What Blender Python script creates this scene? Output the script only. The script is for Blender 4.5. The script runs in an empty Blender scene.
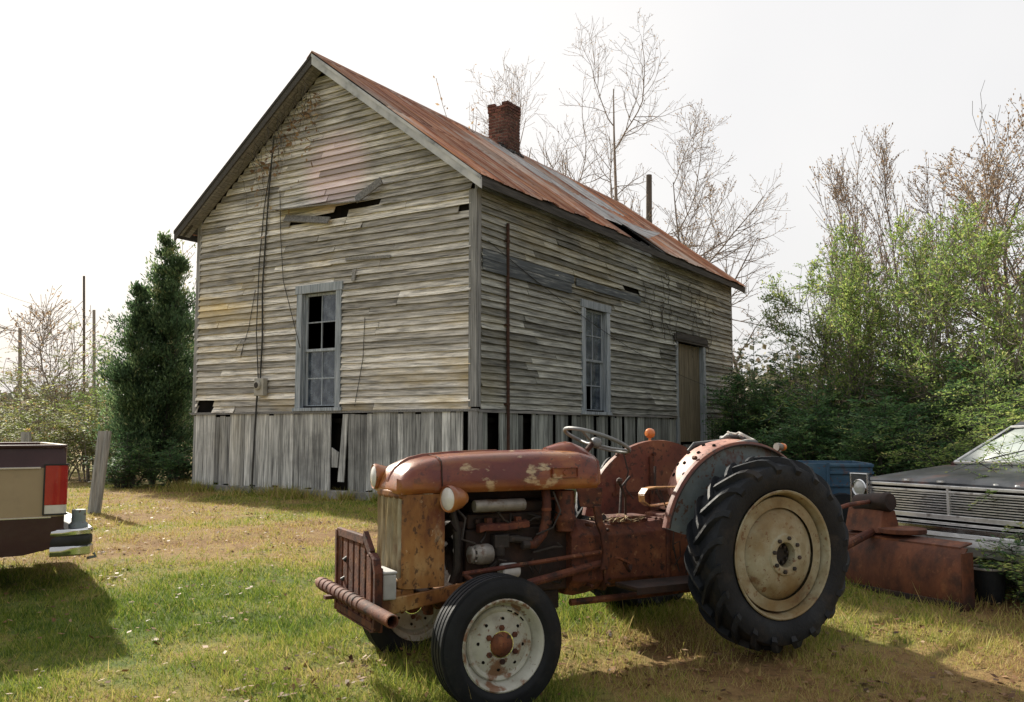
import bpy, math, random
import numpy as np
from mathutils import Vector, Matrix
random.seed(7); rng = np.random.default_rng(11)
R = math.radians
scene = bpy.context.scene
COL = scene.collection

# ---------------------------------------------------------------- camera, world, sun, exposure
cd = bpy.data.cameras.new("camera"); cam = bpy.data.objects.new("camera", cd); COL.objects.link(cam)
cd.sensor_width = 36.0; cd.lens = 900 / 1024 * 36; cd.clip_start = 0.05; cd.clip_end = 2000
cam.location = (0, 0, 1.5); cam.rotation_euler = (R(90) + math.atan(79 / 900), 0, 0)
scene.camera = cam

SUN_EL, SUN_AZ = R(32), math.atan2(0.79, -0.61)          # direction towards the sun, seen from above
sd = Vector((math.cos(SUN_EL) * math.cos(SUN_AZ), math.cos(SUN_EL) * math.sin(SUN_AZ), math.sin(SUN_EL)))
w = bpy.data.worlds.new("World"); scene.world = w; w.use_nodes = True
nt = w.node_tree; nt.nodes.clear()
out = nt.nodes.new('ShaderNodeOutputWorld'); bg = nt.nodes.new('ShaderNodeBackground')
sky = nt.nodes.new('ShaderNodeTexSky'); sky.sky_type = 'NISHITA'; sky.sun_disc = False
sky.sun_elevation = SUN_EL; sky.sun_rotation = math.atan2(sd.x, sd.y); sky.dust_density = 6; sky.air_density = 1.2
hz = nt.nodes.new('ShaderNodeMix'); hz.data_type = 'RGBA'; hz.inputs[0].default_value = 0.86
tc = nt.nodes.new('ShaderNodeTexCoord'); no = nt.nodes.new('ShaderNodeTexNoise'); no.inputs['Scale'].default_value = 1.6; no.inputs['Detail'].default_value = 4
cr = nt.nodes.new('ShaderNodeValToRGB')
cr.color_ramp.elements[0].color = (6.6, 6.6, 6.75, 1); cr.color_ramp.elements[0].position = .3
cr.color_ramp.elements[1].color = (7.9, 7.75, 7.6, 1); cr.color_ramp.elements[1].position = .7
nt.links.new(tc.outputs['Generated'], no.inputs['Vector']); nt.links.new(no.outputs['Fac'], cr.inputs[0])
nt.links.new(sky.outputs[0], hz.inputs[6]); nt.links.new(cr.outputs[0], hz.inputs[7])
# the haze glows towards the sun and is dimmer on the far side of the sky
dp = nt.nodes.new('ShaderNodeVectorMath'); dp.operation = 'DOT_PRODUCT'; dp.inputs[1].default_value = (-.70, .70, .15)
mr_ = nt.nodes.new('ShaderNodeMapRange'); mr_.interpolation_type = 'SMOOTHSTEP'; mr_.inputs['From Min'].default_value = -.55; mr_.inputs['From Max'].default_value = .18
mr_.inputs['To Min'].default_value = .58; mr_.inputs['To Max'].default_value = 1.0
sc_ = nt.nodes.new('ShaderNodeVectorMath'); sc_.operation = 'SCALE'
nt.links.new(tc.outputs['Generated'], dp.inputs[0]); nt.links.new(dp.outputs['Value'], mr_.inputs['Value'])
nt.links.new(hz.outputs[2], sc_.inputs[0]); nt.links.new(mr_.outputs[0], sc_.inputs['Scale']); nt.links.new(sc_.outputs[0], bg.inputs[0]); bg.inputs[1].default_value = 0.076
nt.links.new(bg.outputs[0], out.inputs[0])
sl = bpy.data.lights.new("sun", 'SUN'); sl.energy = 5.0; sl.angle = R(1.2); sl.color = (1.0, .93, .80)
so = bpy.data.objects.new("sun", sl); COL.objects.link(so); so.location = (-20, 5, 30)
so.rotation_euler = sd.to_track_quat('Z', 'Y').to_euler()
vs = scene.view_settings
vs.view_transform = 'Standard'; vs.look = 'None'; vs.gamma = 1; vs.use_curve_mapping = False
vs.exposure = 0.80

# ---------------------------------------------------------------- numeric helpers
F, CX, CY, H = 900, 512, 351, 1.5
_t = math.atan(79 / 900); _c, _s = math.cos(_t), math.sin(_t)
def ray(px, py):
    x, v = (px - CX) / F, (CY - py) / F
    return np.array([x, _c - v * _s, _s + v * _c])
def at_y(px, py, Y):                                    # point of the photograph's line of sight at distance Y
    r = ray(px, py); t = Y / r[1]; return Vector((r[0] * t, Y, H + r[2] * t))
def gz(x, y):
    y = np.asarray(y, float)
    return .36 * (1 - np.exp(-np.maximum(y - 4.8, 0) / 4.0))
_grid = np.random.default_rng(3).random((64, 64))
def vnoise(x, y, sc):
    x = np.asarray(x, float) / sc; y = np.asarray(y, float) / sc
    i = np.floor(x).astype(int); j = np.floor(y).astype(int); fx = x - i; fy = y - j
    fx = fx * fx * (3 - 2 * fx); fy = fy * fy * (3 - 2 * fy)
    g = lambda a, b: _grid[a % 64, b % 64]
    return (g(i, j) * (1 - fx) + g(i + 1, j) * fx) * (1 - fy) + (g(i, j + 1) * (1 - fx) + g(i + 1, j + 1) * fx) * fy
def fbm(x, y, sc):
    return .5 * vnoise(x, y, sc) + .3 * vnoise(x + 7.3, y + 1.7, sc / 2.1) + .2 * vnoise(x + 3.1, y + 9.2, sc / 4.7)

# ---------------------------------------------------------------- materials
MATS = {}
def mat(name, stops, scale=3.0, stretch=(1, 1, 1), layers=(), rough=.8, metal=0.0, bump=.2, bscale=30, bstretch=None,
        rnd=.25, spec=.5, detail=8, coat=0, bdist=.01, rnd_ramp=False, rvar=0.0, zmix=None, spot=None):
    """noise ramp + overlay patches [(colour, scale, stretch, lo, hi, strength)] + per-piece brightness ('rnd')"""
    m = bpy.data.materials.new(name); m.use_nodes = True; n = m.node_tree; n.nodes.clear(); L = n.links.new
    o = n.nodes.new('ShaderNodeOutputMaterial'); p = n.nodes.new('ShaderNodeBsdfPrincipled'); L(p.outputs[0], o.inputs[0])
    tc = n.nodes.new('ShaderNodeTexCoord')
    at = n.nodes.new('ShaderNodeAttribute'); at.attribute_name = 'rnd'
    def noise(sc, st, det=detail, off=0):
        mp = n.nodes.new('ShaderNodeMapping'); mp.inputs['Scale'].default_value = st; mp.inputs['Location'].default_value = (off, off * .7, off * 1.3)
        L(tc.outputs['Object'], mp.inputs['Vector'])
        ad = n.nodes.new('ShaderNodeVectorMath'); ad.operation = 'ADD'
        ml = n.nodes.new('ShaderNodeMath'); ml.operation = 'MULTIPLY'; ml.inputs[1].default_value = 37.0
        L(at.outputs['Fac'], ml.inputs[0]); L(mp.outputs[0], ad.inputs[0]); L(ml.outputs[0], ad.inputs[1])
        t = n.nodes.new('ShaderNodeTexNoise'); t.inputs['Scale'].default_value = sc; t.inputs['Detail'].default_value = det
        t.inputs['Roughness'].default_value = .62
        L((ad if off >= 0 else mp).outputs[0], t.inputs['Vector']); return t.outputs['Fac']
    rp = n.nodes.new('ShaderNodeValToRGB'); e = rp.color_ramp.elements
    while len(e) < len(stops): e.new(.5)
    for k, (pos, c) in enumerate(stops): e[k].position = pos; e[k].color = (*c, 1)
    if rnd_ramp: L(at.outputs['Fac'], rp.inputs[0])
    else: L(noise(scale, stretch), rp.inputs[0])
    cur = rp.outputs[0]
    for k, (c, sc, st, lo, hi, stg) in enumerate(layers):
        f = noise(sc, st, 7, off=-(k + 2.3) if sc < 6 else (k + 2.3))
        mr = n.nodes.new('ShaderNodeMapRange'); mr.inputs['From Min'].default_value = lo; mr.inputs['From Max'].default_value = hi
        mr.inputs['To Max'].default_value = stg; L(f, mr.inputs['Value'])
        mx = n.nodes.new('ShaderNodeMix'); mx.data_type = 'RGBA'; L(mr.outputs[0], mx.inputs[0]); L(cur, mx.inputs[6]); mx.inputs[7].default_value = (*c, 1)
        cur = mx.outputs[2]
    if zmix or spot:
        sx_ = n.nodes.new('ShaderNodeSeparateXYZ'); L(tc.outputs['Object'], sx_.inputs[0])
    if zmix:                # the lower flank has lost its paint: (colour, z low, z high, strength)
        c, z0, z1, stg = zmix; ad2 = n.nodes.new('ShaderNodeMath'); ad2.operation = 'MULTIPLY_ADD'; L(noise(3.2, (.5, 1, 1), 7, -3.1), ad2.inputs[0]); ad2.inputs[1].default_value = .30; L(sx_.outputs['Z'], ad2.inputs[2])
        mr = n.nodes.new('ShaderNodeMapRange'); mr.inputs['From Min'].default_value = z1 + .15; mr.inputs['From Max'].default_value = z0 + .15; mr.inputs['To Max'].default_value = stg; L(ad2.outputs[0], mr.inputs['Value'])
        mx = n.nodes.new('ShaderNodeMix'); mx.data_type = 'RGBA'; L(mr.outputs[0], mx.inputs[0]); L(cur, mx.inputs[6]); mx.inputs[7].default_value = (*c, 1); cur = mx.outputs[2]
    if spot:                # soft round tint, fading outwards: (colour, centre, radius, strength)
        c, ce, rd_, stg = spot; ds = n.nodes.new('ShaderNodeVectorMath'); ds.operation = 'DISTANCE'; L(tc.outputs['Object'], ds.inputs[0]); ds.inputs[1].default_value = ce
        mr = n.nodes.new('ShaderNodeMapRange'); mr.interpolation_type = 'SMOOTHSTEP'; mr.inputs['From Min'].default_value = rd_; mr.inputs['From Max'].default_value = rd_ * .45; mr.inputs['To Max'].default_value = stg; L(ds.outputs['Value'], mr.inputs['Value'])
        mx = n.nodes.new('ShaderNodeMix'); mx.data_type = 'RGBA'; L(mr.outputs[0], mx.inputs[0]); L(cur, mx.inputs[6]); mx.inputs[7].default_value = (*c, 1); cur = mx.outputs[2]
    if rnd:
        ma = n.nodes.new('ShaderNodeMapRange'); ma.inputs['To Min'].default_value = 1 - rnd; ma.inputs['To Max'].default_value = 1 + rnd
        L(at.outputs['Fac'], ma.inputs['Value'])
        vm = n.nodes.new('ShaderNodeVectorMath'); vm.operation = 'SCALE'; L(cur, vm.inputs[0]); L(ma.outputs[0], vm.inputs['Scale']); cur = vm.outputs[0]
    L(cur, p.inputs['Base Color'])
    p.inputs['Roughness'].default_value = rough; p.inputs['Metallic'].default_value = metal
    p.inputs['Specular IOR Level'].default_value = spec; p.inputs['Coat Weight'].default_value = coat
    if rvar:
        mr = n.nodes.new('ShaderNodeMapRange'); mr.inputs['To Min'].default_value = rough - rvar; mr.inputs['To Max'].default_value = min(1, rough + rvar)
        L(noise(9, (1, 1, 1), 5, 5.5), mr.inputs['Value']); L(mr.outputs[0], p.inputs['Roughness'])
    if bump:
        b = n.nodes.new('ShaderNodeBump'); b.inputs['Strength'].default_value = bump; b.inputs['Distance'].default_value = bdist
        L(noise(bscale, bstretch or stretch), b.inputs['Height']); L(b.outputs[0], p.inputs['Normal'])
    MATS[name] = m; return m

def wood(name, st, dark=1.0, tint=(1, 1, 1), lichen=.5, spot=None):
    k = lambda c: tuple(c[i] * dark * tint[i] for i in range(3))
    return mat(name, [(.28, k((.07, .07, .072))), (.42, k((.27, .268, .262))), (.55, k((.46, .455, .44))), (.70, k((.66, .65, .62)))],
               scale=4.5, stretch=st, rough=.9, bump=.7, bscale=9, spec=.2, rnd=.48, spot=spot, bdist=.012, layers=[
        (k((.46, .36, .16)), 1.1, tuple(.25 + .75 * (q > 1) for q in st), .54, .74, lichen),
        (k((.045, .045, .05)), .55, (1, 1, 1.6), .56, .80, .75),
        (k((.06, .055, .05)), 13, st, .60, .72, .8)])
SY, SX, SZ = (9, .45, 9), (.45, 9, 9), (7, 7, .35)      # grain along local y / x / z
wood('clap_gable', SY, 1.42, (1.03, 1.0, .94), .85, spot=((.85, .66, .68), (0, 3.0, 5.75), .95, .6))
wood('clap_side', SX, .88, (.97, 1.0, .95))  # gable wood darkened: the side's shade as well as moss is in the colour
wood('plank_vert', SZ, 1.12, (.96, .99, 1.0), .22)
wood('plank_shade', SZ, .75, (.9, .98, .98), .15)  # darker copy of plank_vert, with the side's shade put into the colour
mat('tar_board', [(.3, (.035, .045, .055)), (.52, (.09, .105, .12)), (.60, (.16, .18, .19)), (.72, (.42, .43, .42))], 4, SX, rough=.85, bump=.4, bscale=10, rnd=.2)
mat('corner_wood', [(.3, (.09, .09, .09)), (.5, (.26, .265, .265)), (.7, (.44, .445, .44))], 5, SZ, rough=.85, bump=.5, bscale=10, rnd=.15)
mat('white_rake', [(.3, (.20, .21, .22)), (.45, (.46, .48, .50)), (.7, (.68, .69, .69))], 3, (2, .6, .6), rough=.8, bump=.4, bscale=10, rnd=.15)
mat('painted_wood', [(.3, (.12, .14, .16)), (.5, (.32, .37, .42)), (.7, (.52, .56, .60))], 5, SZ, rough=.75, bump=.5, bscale=10, rnd=.15, bdist=.008)
mat('door_wood', [(.3, (.07, .06, .04)), (.5, (.19, .165, .11)), (.7, (.30, .26, .19))], 5, SZ, rough=.85, bump=.5, bscale=10, rnd=.1)
mat('dark_wood', [(.35, (.025, .024, .022)), (.65, (.09, .085, .08))], 5, SX, rough=.9, bump=.4, bscale=10)
mat('soffit', [(.3, (.10, .10, .10)), (.5, (.23, .23, .23)), (.7, (.38, .375, .36))], 5, SX, rough=.85, bump=.4, bscale=10, rnd=.2)
mat('void', [(.3, (.008, .008, .008)), (.7, (.02, .018, .016))], 3, rough=1, bump=0, rnd=0, spec=0)  # near-black stand-in for the darkness of rooms, gaps and holes
mat('rusty_roof', [(.30, (.12, .04, .02)), (.45, (.30, .11, .055)), (.6, (.46, .22, .12)), (.74, (.58, .44, .34))], 2.6, (1.6, .35, .35), rough=.75, bump=.3, bscale=14,
    rnd=.30, rvar=.1, layers=[((.50, .42, .36), .8, (1, .5, .5), .50, .60, .8), ((.46, .22, .10), 2.2, (2, .4, .4), .52, .64, .7), ((.10, .035, .02), 8, (1.5, .4, .4), .58, .72, .7)])
mat('grey_tin', [(.3, (.24, .23, .22)), (.5, (.42, .41, .40)), (.7, (.60, .58, .56))], 4, (1.4, .4, .4), rough=.5, metal=.2, bump=.2, bscale=14, rnd=.15,
    layers=[((.30, .13, .07), 5, (1, .5, .5), .56, .72, .8)])
mat('brick', [(.3, (.035, .018, .015)), (.5, (.10, .040, .030)), (.7, (.17, .075, .055))], 10, rough=.9, bump=.5, bscale=50, rnd=.45)
mat('mortar', [(.3, (.18, .165, .15)), (.7, (.34, .31, .28))], 10, rough=.95, bump=.4, bscale=60)
mat('concrete', [(.3, (.14, .14, .13)), (.5, (.27, .265, .25)), (.7, (.38, .37, .34))], 4, rough=.92, bump=.5, bscale=25,
    layers=[((.10, .11, .07), 3, (1, 1, 1), .5, .7, .6)])
mat('tar', [(.3, (.012, .012, .014)), (.7, (.05, .05, .055))], 8, rough=.6, bump=.6, bscale=30)
mat('cable', [(.3, (.02, .02, .02)), (.7, (.06, .06, .055))], 8, rough=.7, bump=0, rnd=0)
mat('rust_pipe', [(.3, (.03, .015, .012)), (.7, (.10, .045, .03))], 12, rough=.85, bump=.3, rnd=0)
mat('meter_grey', [(.3, (.30, .29, .25)), (.7, (.46, .45, .40))], 12, rough=.6, bump=.1, rnd=0)

# tractor
mat('hood_rust', [(.28, (.06, .013, .008)), (.42, (.16, .030, .014)), (.52, (.25, .060, .020)), (.64, (.36, .14, .038)), (.78, (.50, .29, .11))], 2.6, (1, 1.6, 1.6),
    rough=.34, bump=.12, bscale=60, rnd=.1, spec=.6, rvar=.14, coat=.25, zmix=((.46, .19, .05), .98, 1.10, .85), layers=[((.035, .014, .010), 26, (1, 1, 1), .57, .62, .75), ((.60, .46, .30), 17, (1, 1, 1.5), .665, .69, .7), 
    ((.13, .016, .016), 1.5, (1, 1, 1), .47, .58, .8), ((.60, .48, .30), 3.0, (1, 1, 2.2), .615, .66, .85), ((.30, .13, .04), 2.2, (.6, 1, 3), .54, .66, .4), ((.05, .02, .012), 11, (1, 1, 1), .60, .75, .8)])
mat('shell_rust', [(.28, (.07, .022, .009)), (.42, (.19, .070, .020)), (.55, (.33, .15, .042)), (.70, (.50, .31, .13))], 3.0, (1.5, 1.5, .6),
    rough=.5, bump=.15, bscale=60, rnd=.1, rvar=.15, layers=[((.05, .018, .010), 24, (1, 1, .7), .56, .61, .8), ((.60, .50, .34), 15, (1, 1, .6), .655, .68, .7), 
    ((.12, .026, .014), 3.4, (1, 1, .6), .51, .62, .85), ((.58, .50, .33), 4.2, (1, 1, .5), .62, .70, .7), ((.04, .018, .01), 12, (1, 1, 1), .60, .74, .8)])
mat('dull_rust', [(.3, (.022, .008, .006)), (.45, (.090, .026, .013)), (.6, (.17, .055, .022)), (.76, (.29, .13, .055))], 5, rough=.8, bump=.35, bscale=70, rnd=.25,
    layers=[((.34, .17, .08), 18, (1, 1, 1), .61, .66, .55), ((.012, .009, .008), 26, (1, 1, 1), .56, .62, .8), ((.11, .022, .016), 2, (1, 1, 1), .5, .66, .5), ((.02, .012, .010), 9, (1, 1, 1), .55, .70, .7)])
mat('blade_rust', [(.3, (.012, .006, .005)), (.45, (.09, .028, .013)), (.6, (.17, .055, .023)), (.76, (.28, .12, .045))], 4, (1, 1, .6), rough=.75, bump=.3, bscale=60, rnd=.15,
    layers=[((.22, .09, .04), 16, (1, 1, 1), .60, .66, .5), ((.02, .012, .010), 6, (1, 1, 1), .52, .68, .7)])
mat('fender_rust', [(.3, (.06, .016, .012)), (.5, (.14, .036, .022)), (.65, (.21, .075, .035)), (.8, (.34, .18, .09))], 3, rough=.6, bump=.15, bscale=60, rnd=.1, rvar=.12,
    layers=[((.035, .014, .010), 24, (1, 1, 1), .56, .61, .75), ((.42, .24, .13), 15, (1, 1, 1), .655, .68, .6), ((.36, .22, .11), 1.8, (1, 1, 1), .55, .72, .6), ((.05, .02, .012), 10, (1, 1, 1), .6, .72, .7)])
mat('fender_grey', [(.3, (.12, .145, .155)), (.55, (.22, .26, .275)), (.8, (.36, .38, .37))], 3, rough=.6, bump=.2, bscale=60, rnd=.1,
    layers=[((.13, .05, .025), 22, (1, 1, 1), .57, .61, .85), ((.15, .05, .03), 5, (1, 1, 1), .58, .68, .9)])
mat('seat_pink', [(.3, (.22, .09, .07)), (.5, (.42, .21, .16)), (.75, (.52, .32, .25))], 4, rough=.55, bump=.15, bscale=60, rnd=.05,
    layers=[((.12, .045, .03), 24, (1, 1, 1), .57, .61, .8), ((.13, .045, .03), 8, (1, 1, 1), .56, .68, .85)])
mat('rubber', [(.3, (.006, .007, .010)), (.6, (.012, .014, .018)), (.8, (.03, .03, .032))], 7, rough=.62, bump=.2, bscale=60, rnd=.12, spec=.28, rvar=.10, layers=[((.07, .055, .04), 5, (1, 1, 1), .56, .72, .45)])
mat('rubber_old', [(.3, (.006, .008, .011)), (.55, (.012, .015, .020)), (.78, (.035, .040, .045))], 5, rough=.62, bump=.4, bscale=45, rnd=.15, spec=.32, rvar=.12, layers=[((.08, .062, .045), 4, (1, 1, 1), .56, .72, .45)])
mat('cream_rim', [(.3, (.15, .11, .055)), (.43, (.29, .25, .15)), (.56, (.40, .38, .27)), (.75, (.52, .51, .39))], 4, rough=.6, bump=.2, bscale=50, rnd=.05,
    layers=[((.15, .06, .025), 26, (1, 1, 1), .60, .64, .85), ((.23, .145, .05), 2.2, (1, 1, 1), .46, .64, .75), ((.14, .060, .025), 8, (1, 1, 1), .58, .66, .7)])
mat('white_rim', [(.3, (.26, .24, .19)), (.5, (.46, .46, .40)), (.75, (.60, .60, .55))], 4, rough=.5, bump=.2, bscale=50, rnd=.05,
    layers=[((.15, .07, .03), 26, (1, 1, 1), .60, .64, .85), ((.20, .09, .04), 7.5, (1, 1, 1), .545, .61, .9)])
mat('grille_tan', [(.3, (.24, .16, .08)), (.5, (.48, .40, .26)), (.72, (.64, .60, .45))], 5, (1, 1, .5), rough=.6, bump=.15, rnd=.3,
    layers=[((.20, .075, .03), 4, (1, 1, .6), .56, .70, .8)])
mat('dark_iron', [(.3, (.010, .009, .009)), (.55, (.035, .028, .024)), (.8, (.09, .055, .04))], 8, rough=.7, bump=.3, bscale=60, rnd=.3)
mat('iron_rust', [(.3, (.010, .007, .006)), (.5, (.030, .016, .012)), (.75, (.075, .034, .021))], 7, rough=.75, bump=.35, bscale=60, rnd=.3)
mat('pale_metal', [(.3, (.16, .15, .14)), (.7, (.38, .36, .33))], 9, rough=.5, metal=.3, bump=.15, rnd=.1, layers=[((.12, .06, .035), 12, (1, 1, 1), .56, .64, .8)])
mat('white_plastic', [(.3, (.40, .40, .39)), (.7, (.60, .60, .58))], 9, rough=.5, bump=.05, rnd=.05, layers=[((.30, .24, .18), 7, (1, 1, 1), .6, .72, .6)])
mat('steer_grey', [(.3, (.12, .125, .13)), (.7, (.26, .27, .28))], 9, rough=.5, bump=.1, rnd=0)
mat('lens', [(.3, (.55, .53, .50)), (.7, (.78, .76, .72))], 6, rough=.12, bump=.05, rnd=0, coat=.6)
mat('lamp_glass', [(.3, (.24, .25, .25)), (.7, (.48, .49, .48))], 9, rough=.1, bump=.1, rnd=0, coat=.8)
mat('orange_lens', [(.3, (.55, .13, .03)), (.7, (.75, .24, .05))], 9, rough=.25, bump=0, rnd=0, coat=.5)
mat('red_lens', [(.3, (.34, .010, .010)), (.7, (.46, .022, .018))], 9, rough=.2, bump=0, rnd=0, coat=.6)
mat('vinyl', [(.3, (.02, .022, .025)), (.7, (.10, .105, .11))], 9, rough=.5, bump=.5, bscale=25, rnd=0)
mat('foam', [(.3, (.42, .40, .36)), (.7, (.60, .58, .54))], 12, rough=.9, bump=.5, rnd=0)
mat('straw', [(.2, (.20, .14, .06)), (.8, (.50, .40, .22))], 12, rough=.9, bump=0, rnd=.3)

# vehicles and bits
mat('chrome', [(.3, (.62, .63, .64)), (.7, (.82, .83, .84))], 5, rough=.22, metal=1, bump=.05, rnd=.05, rvar=.1, layers=[((.10, .06, .04), 14, (1, 1, 1), .64, .74, .6)])
mat('old_chrome', [(.3, (.52, .52, .52)), (.7, (.82, .82, .81))], 6, rough=.28, metal=.5, bump=.1, rnd=.1, layers=[((.09, .06, .045), 10, (1, 1, 1), .56, .70, .7)])
mat('car_black', [(.3, (.006, .008, .012)), (.6, (.014, .018, .026)), (.85, (.05, .055, .06))], 3, rough=.45, bump=.08, rnd=0, coat=.08, spec=.35, rvar=.12,
    layers=[((.15, .16, .17), 2.4, (1, 1, 1), .46, .70, .55), ((.20, .07, .045), 2.1, (1, 1, 1), .56, .66, .7), ((.10, .05, .035), 22, (1, 1, 1), .60, .66, .6)])
mat('truck_brown', [(.3, (.040, .012, .014)), (.7, (.058, .020, .022))], 3, rough=.45, bump=.03, rnd=0, coat=.1, layers=[((.09, .07, .055), 5, (1, 1, 1), .5, .75, .4)])
mat('truck_beige', [(.3, (.36, .27, .165)), (.7, (.42, .32, .20))], 3, rough=.4, bump=.03, rnd=0, coat=.15, layers=[((.24, .19, .13), 5, (1, 1, 1), .52, .75, .5)])
mat('trim_silver', [(.3, (.5, .5, .5)), (.7, (.66, .66, .66))], 3, rough=.25, metal=.8, bump=0, rnd=0)
mat('black_plastic', [(.3, (.012, .012, .013)), (.7, (.03, .03, .032))], 8, rough=.6, bump=.05, rnd=0)
mat('blue_paint', [(.3, (.018, .05, .085)), (.5, (.03, .085, .15)), (.75, (.07, .14, .20))], 4, rough=.6, bump=.15, rnd=.1, layers=[((.10, .05, .03), 24, (1, 1, 1), .60, .64, .8), ((.12, .05, .03), 6, (1, 1, 1), .6, .7, .8)])
mat('post_wood', [(.3, (.13, .135, .135)), (.5, (.30, .31, .31)), (.7, (.46, .47, .47))], 5, SZ, rough=.9, bump=.6, bscale=10, rnd=.1)
mat('pole_wood', [(.3, (.06, .05, .045)), (.7, (.17, .15, .13))], 5, SZ, rough=.9, bump=.3, rnd=0)
mat('pole_far', [(.3, (.22, .20, .19)), (.7, (.34, .32, .30))], 5, SZ, rough=.9, bump=.3, rnd=0)

# vegetation
def leafm(name, stops, trans=.35):
    m = mat(name, stops, rough=.6, bump=0, rnd=0, rnd_ramp=True, spec=.25)
    n = m.node_tree; p = [q for q in n.nodes if q.type == 'BSDF_PRINCIPLED'][0]; o = [q for q in n.nodes if q.type == 'OUTPUT_MATERIAL'][0]
    src = p.inputs['Base Color'].links[0].from_socket
    t = n.nodes.new('ShaderNodeBsdfTranslucent'); mx = n.nodes.new('ShaderNodeMixShader'); mx.inputs[0].default_value = trans
    n.links.new(src, t.inputs[0]); n.links.new(p.outputs[0], mx.inputs[1]); n.links.new(t.outputs[0], mx.inputs[2]); n.links.new(mx.outputs[0], o.inputs[0])
    return m
leafm('leaf_cedar', [(0, (.035, .065, .035)), (.5, (.085, .15, .07)), (.85, (.22, .31, .14)), (1, (.34, .36, .18))], .5)
leafm('leaf_privet', [(0, (.045, .105, .045)), (.5, (.09, .19, .075)), (.85, (.19, .31, .10)), (1, (.40, .46, .17))], .45)
leafm('leaf_bright', [(0, (.11, .19, .055)), (.5, (.24, .35, .09)), (.85, (.38, .46, .13)), (1, (.56, .54, .20))], .5)
leafm('leaf_yellow', [(0, (.08, .13, .035)), (.4, (.19, .25, .07)), (.8, (.36, .36, .12)), (1, (.40, .24, .10))], .45)
leafm('leaf_brown', [(0, (.16, .10, .06)), (.5, (.36, .24, .15)), (1, (.52, .40, .24))], .4)
leafm('leaf_litter', [(0, (.05, .025, .014)), (.5, (.17, .085, .038)), (.9, (.28, .16, .08)), (1, (.36, .26, .16))], .1)
leafm('grass_blade', [(0, (.07, .13, .018)), (.3, (.18, .26, .035)), (.55, (.38, .38, .08)), (.8, (.54, .43, .18)), (1, (.34, .22, .10))], .4)
leafm('far_leaf', [(0, (.12, .13, .09)), (.5, (.20, .20, .13)), (1, (.30, .23, .17))], .2)
mat('bark_dark', [(.3, (.03, .027, .024)), (.7, (.10, .09, .078))], 10, (3, 3, .6), rough=.95, bump=.4, rnd=.2)
mat('bark_pale', [(.3, (.14, .115, .10)), (.7, (.30, .26, .23))], 10, (3, 3, .6), rough=.95, bump=.3, rnd=.2)

def glass_mat():
    m = bpy.data.materials.new('old_glass'); m.use_nodes = True; n = m.node_tree; n.nodes.clear(); L = n.links.new
    o = n.nodes.new('ShaderNodeOutputMaterial'); d = n.nodes.new('ShaderNodeBsdfPrincipled'); tr = n.nodes.new('ShaderNodeBsdfTransparent'); mx = n.nodes.new('ShaderNodeMixShader')
    t = n.nodes.new('ShaderNodeTexNoise'); t.inputs['Scale'].default_value = 3; c = n.nodes.new('ShaderNodeValToRGB')
    c.color_ramp.elements[0].color = (.03, .045, .07, 1); c.color_ramp.elements[0].position = .35
    c.color_ramp.elements[1].color = (.17, .21, .26, 1); c.color_ramp.elements[1].position = .7
    L(t.outputs['Fac'], c.inputs[0]); L(c.outputs[0], d.inputs['Base Color']); d.inputs['Roughness'].default_value = .12; d.inputs['Specular IOR Level'].default_value = .8
    mx.inputs[0].default_value = .72; L(tr.outputs[0], mx.inputs[1]); L(d.outputs[0], mx.inputs[2]); L(mx.outputs[0], o.inputs[0])
    MATS['old_glass'] = m
glass_mat()

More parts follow.
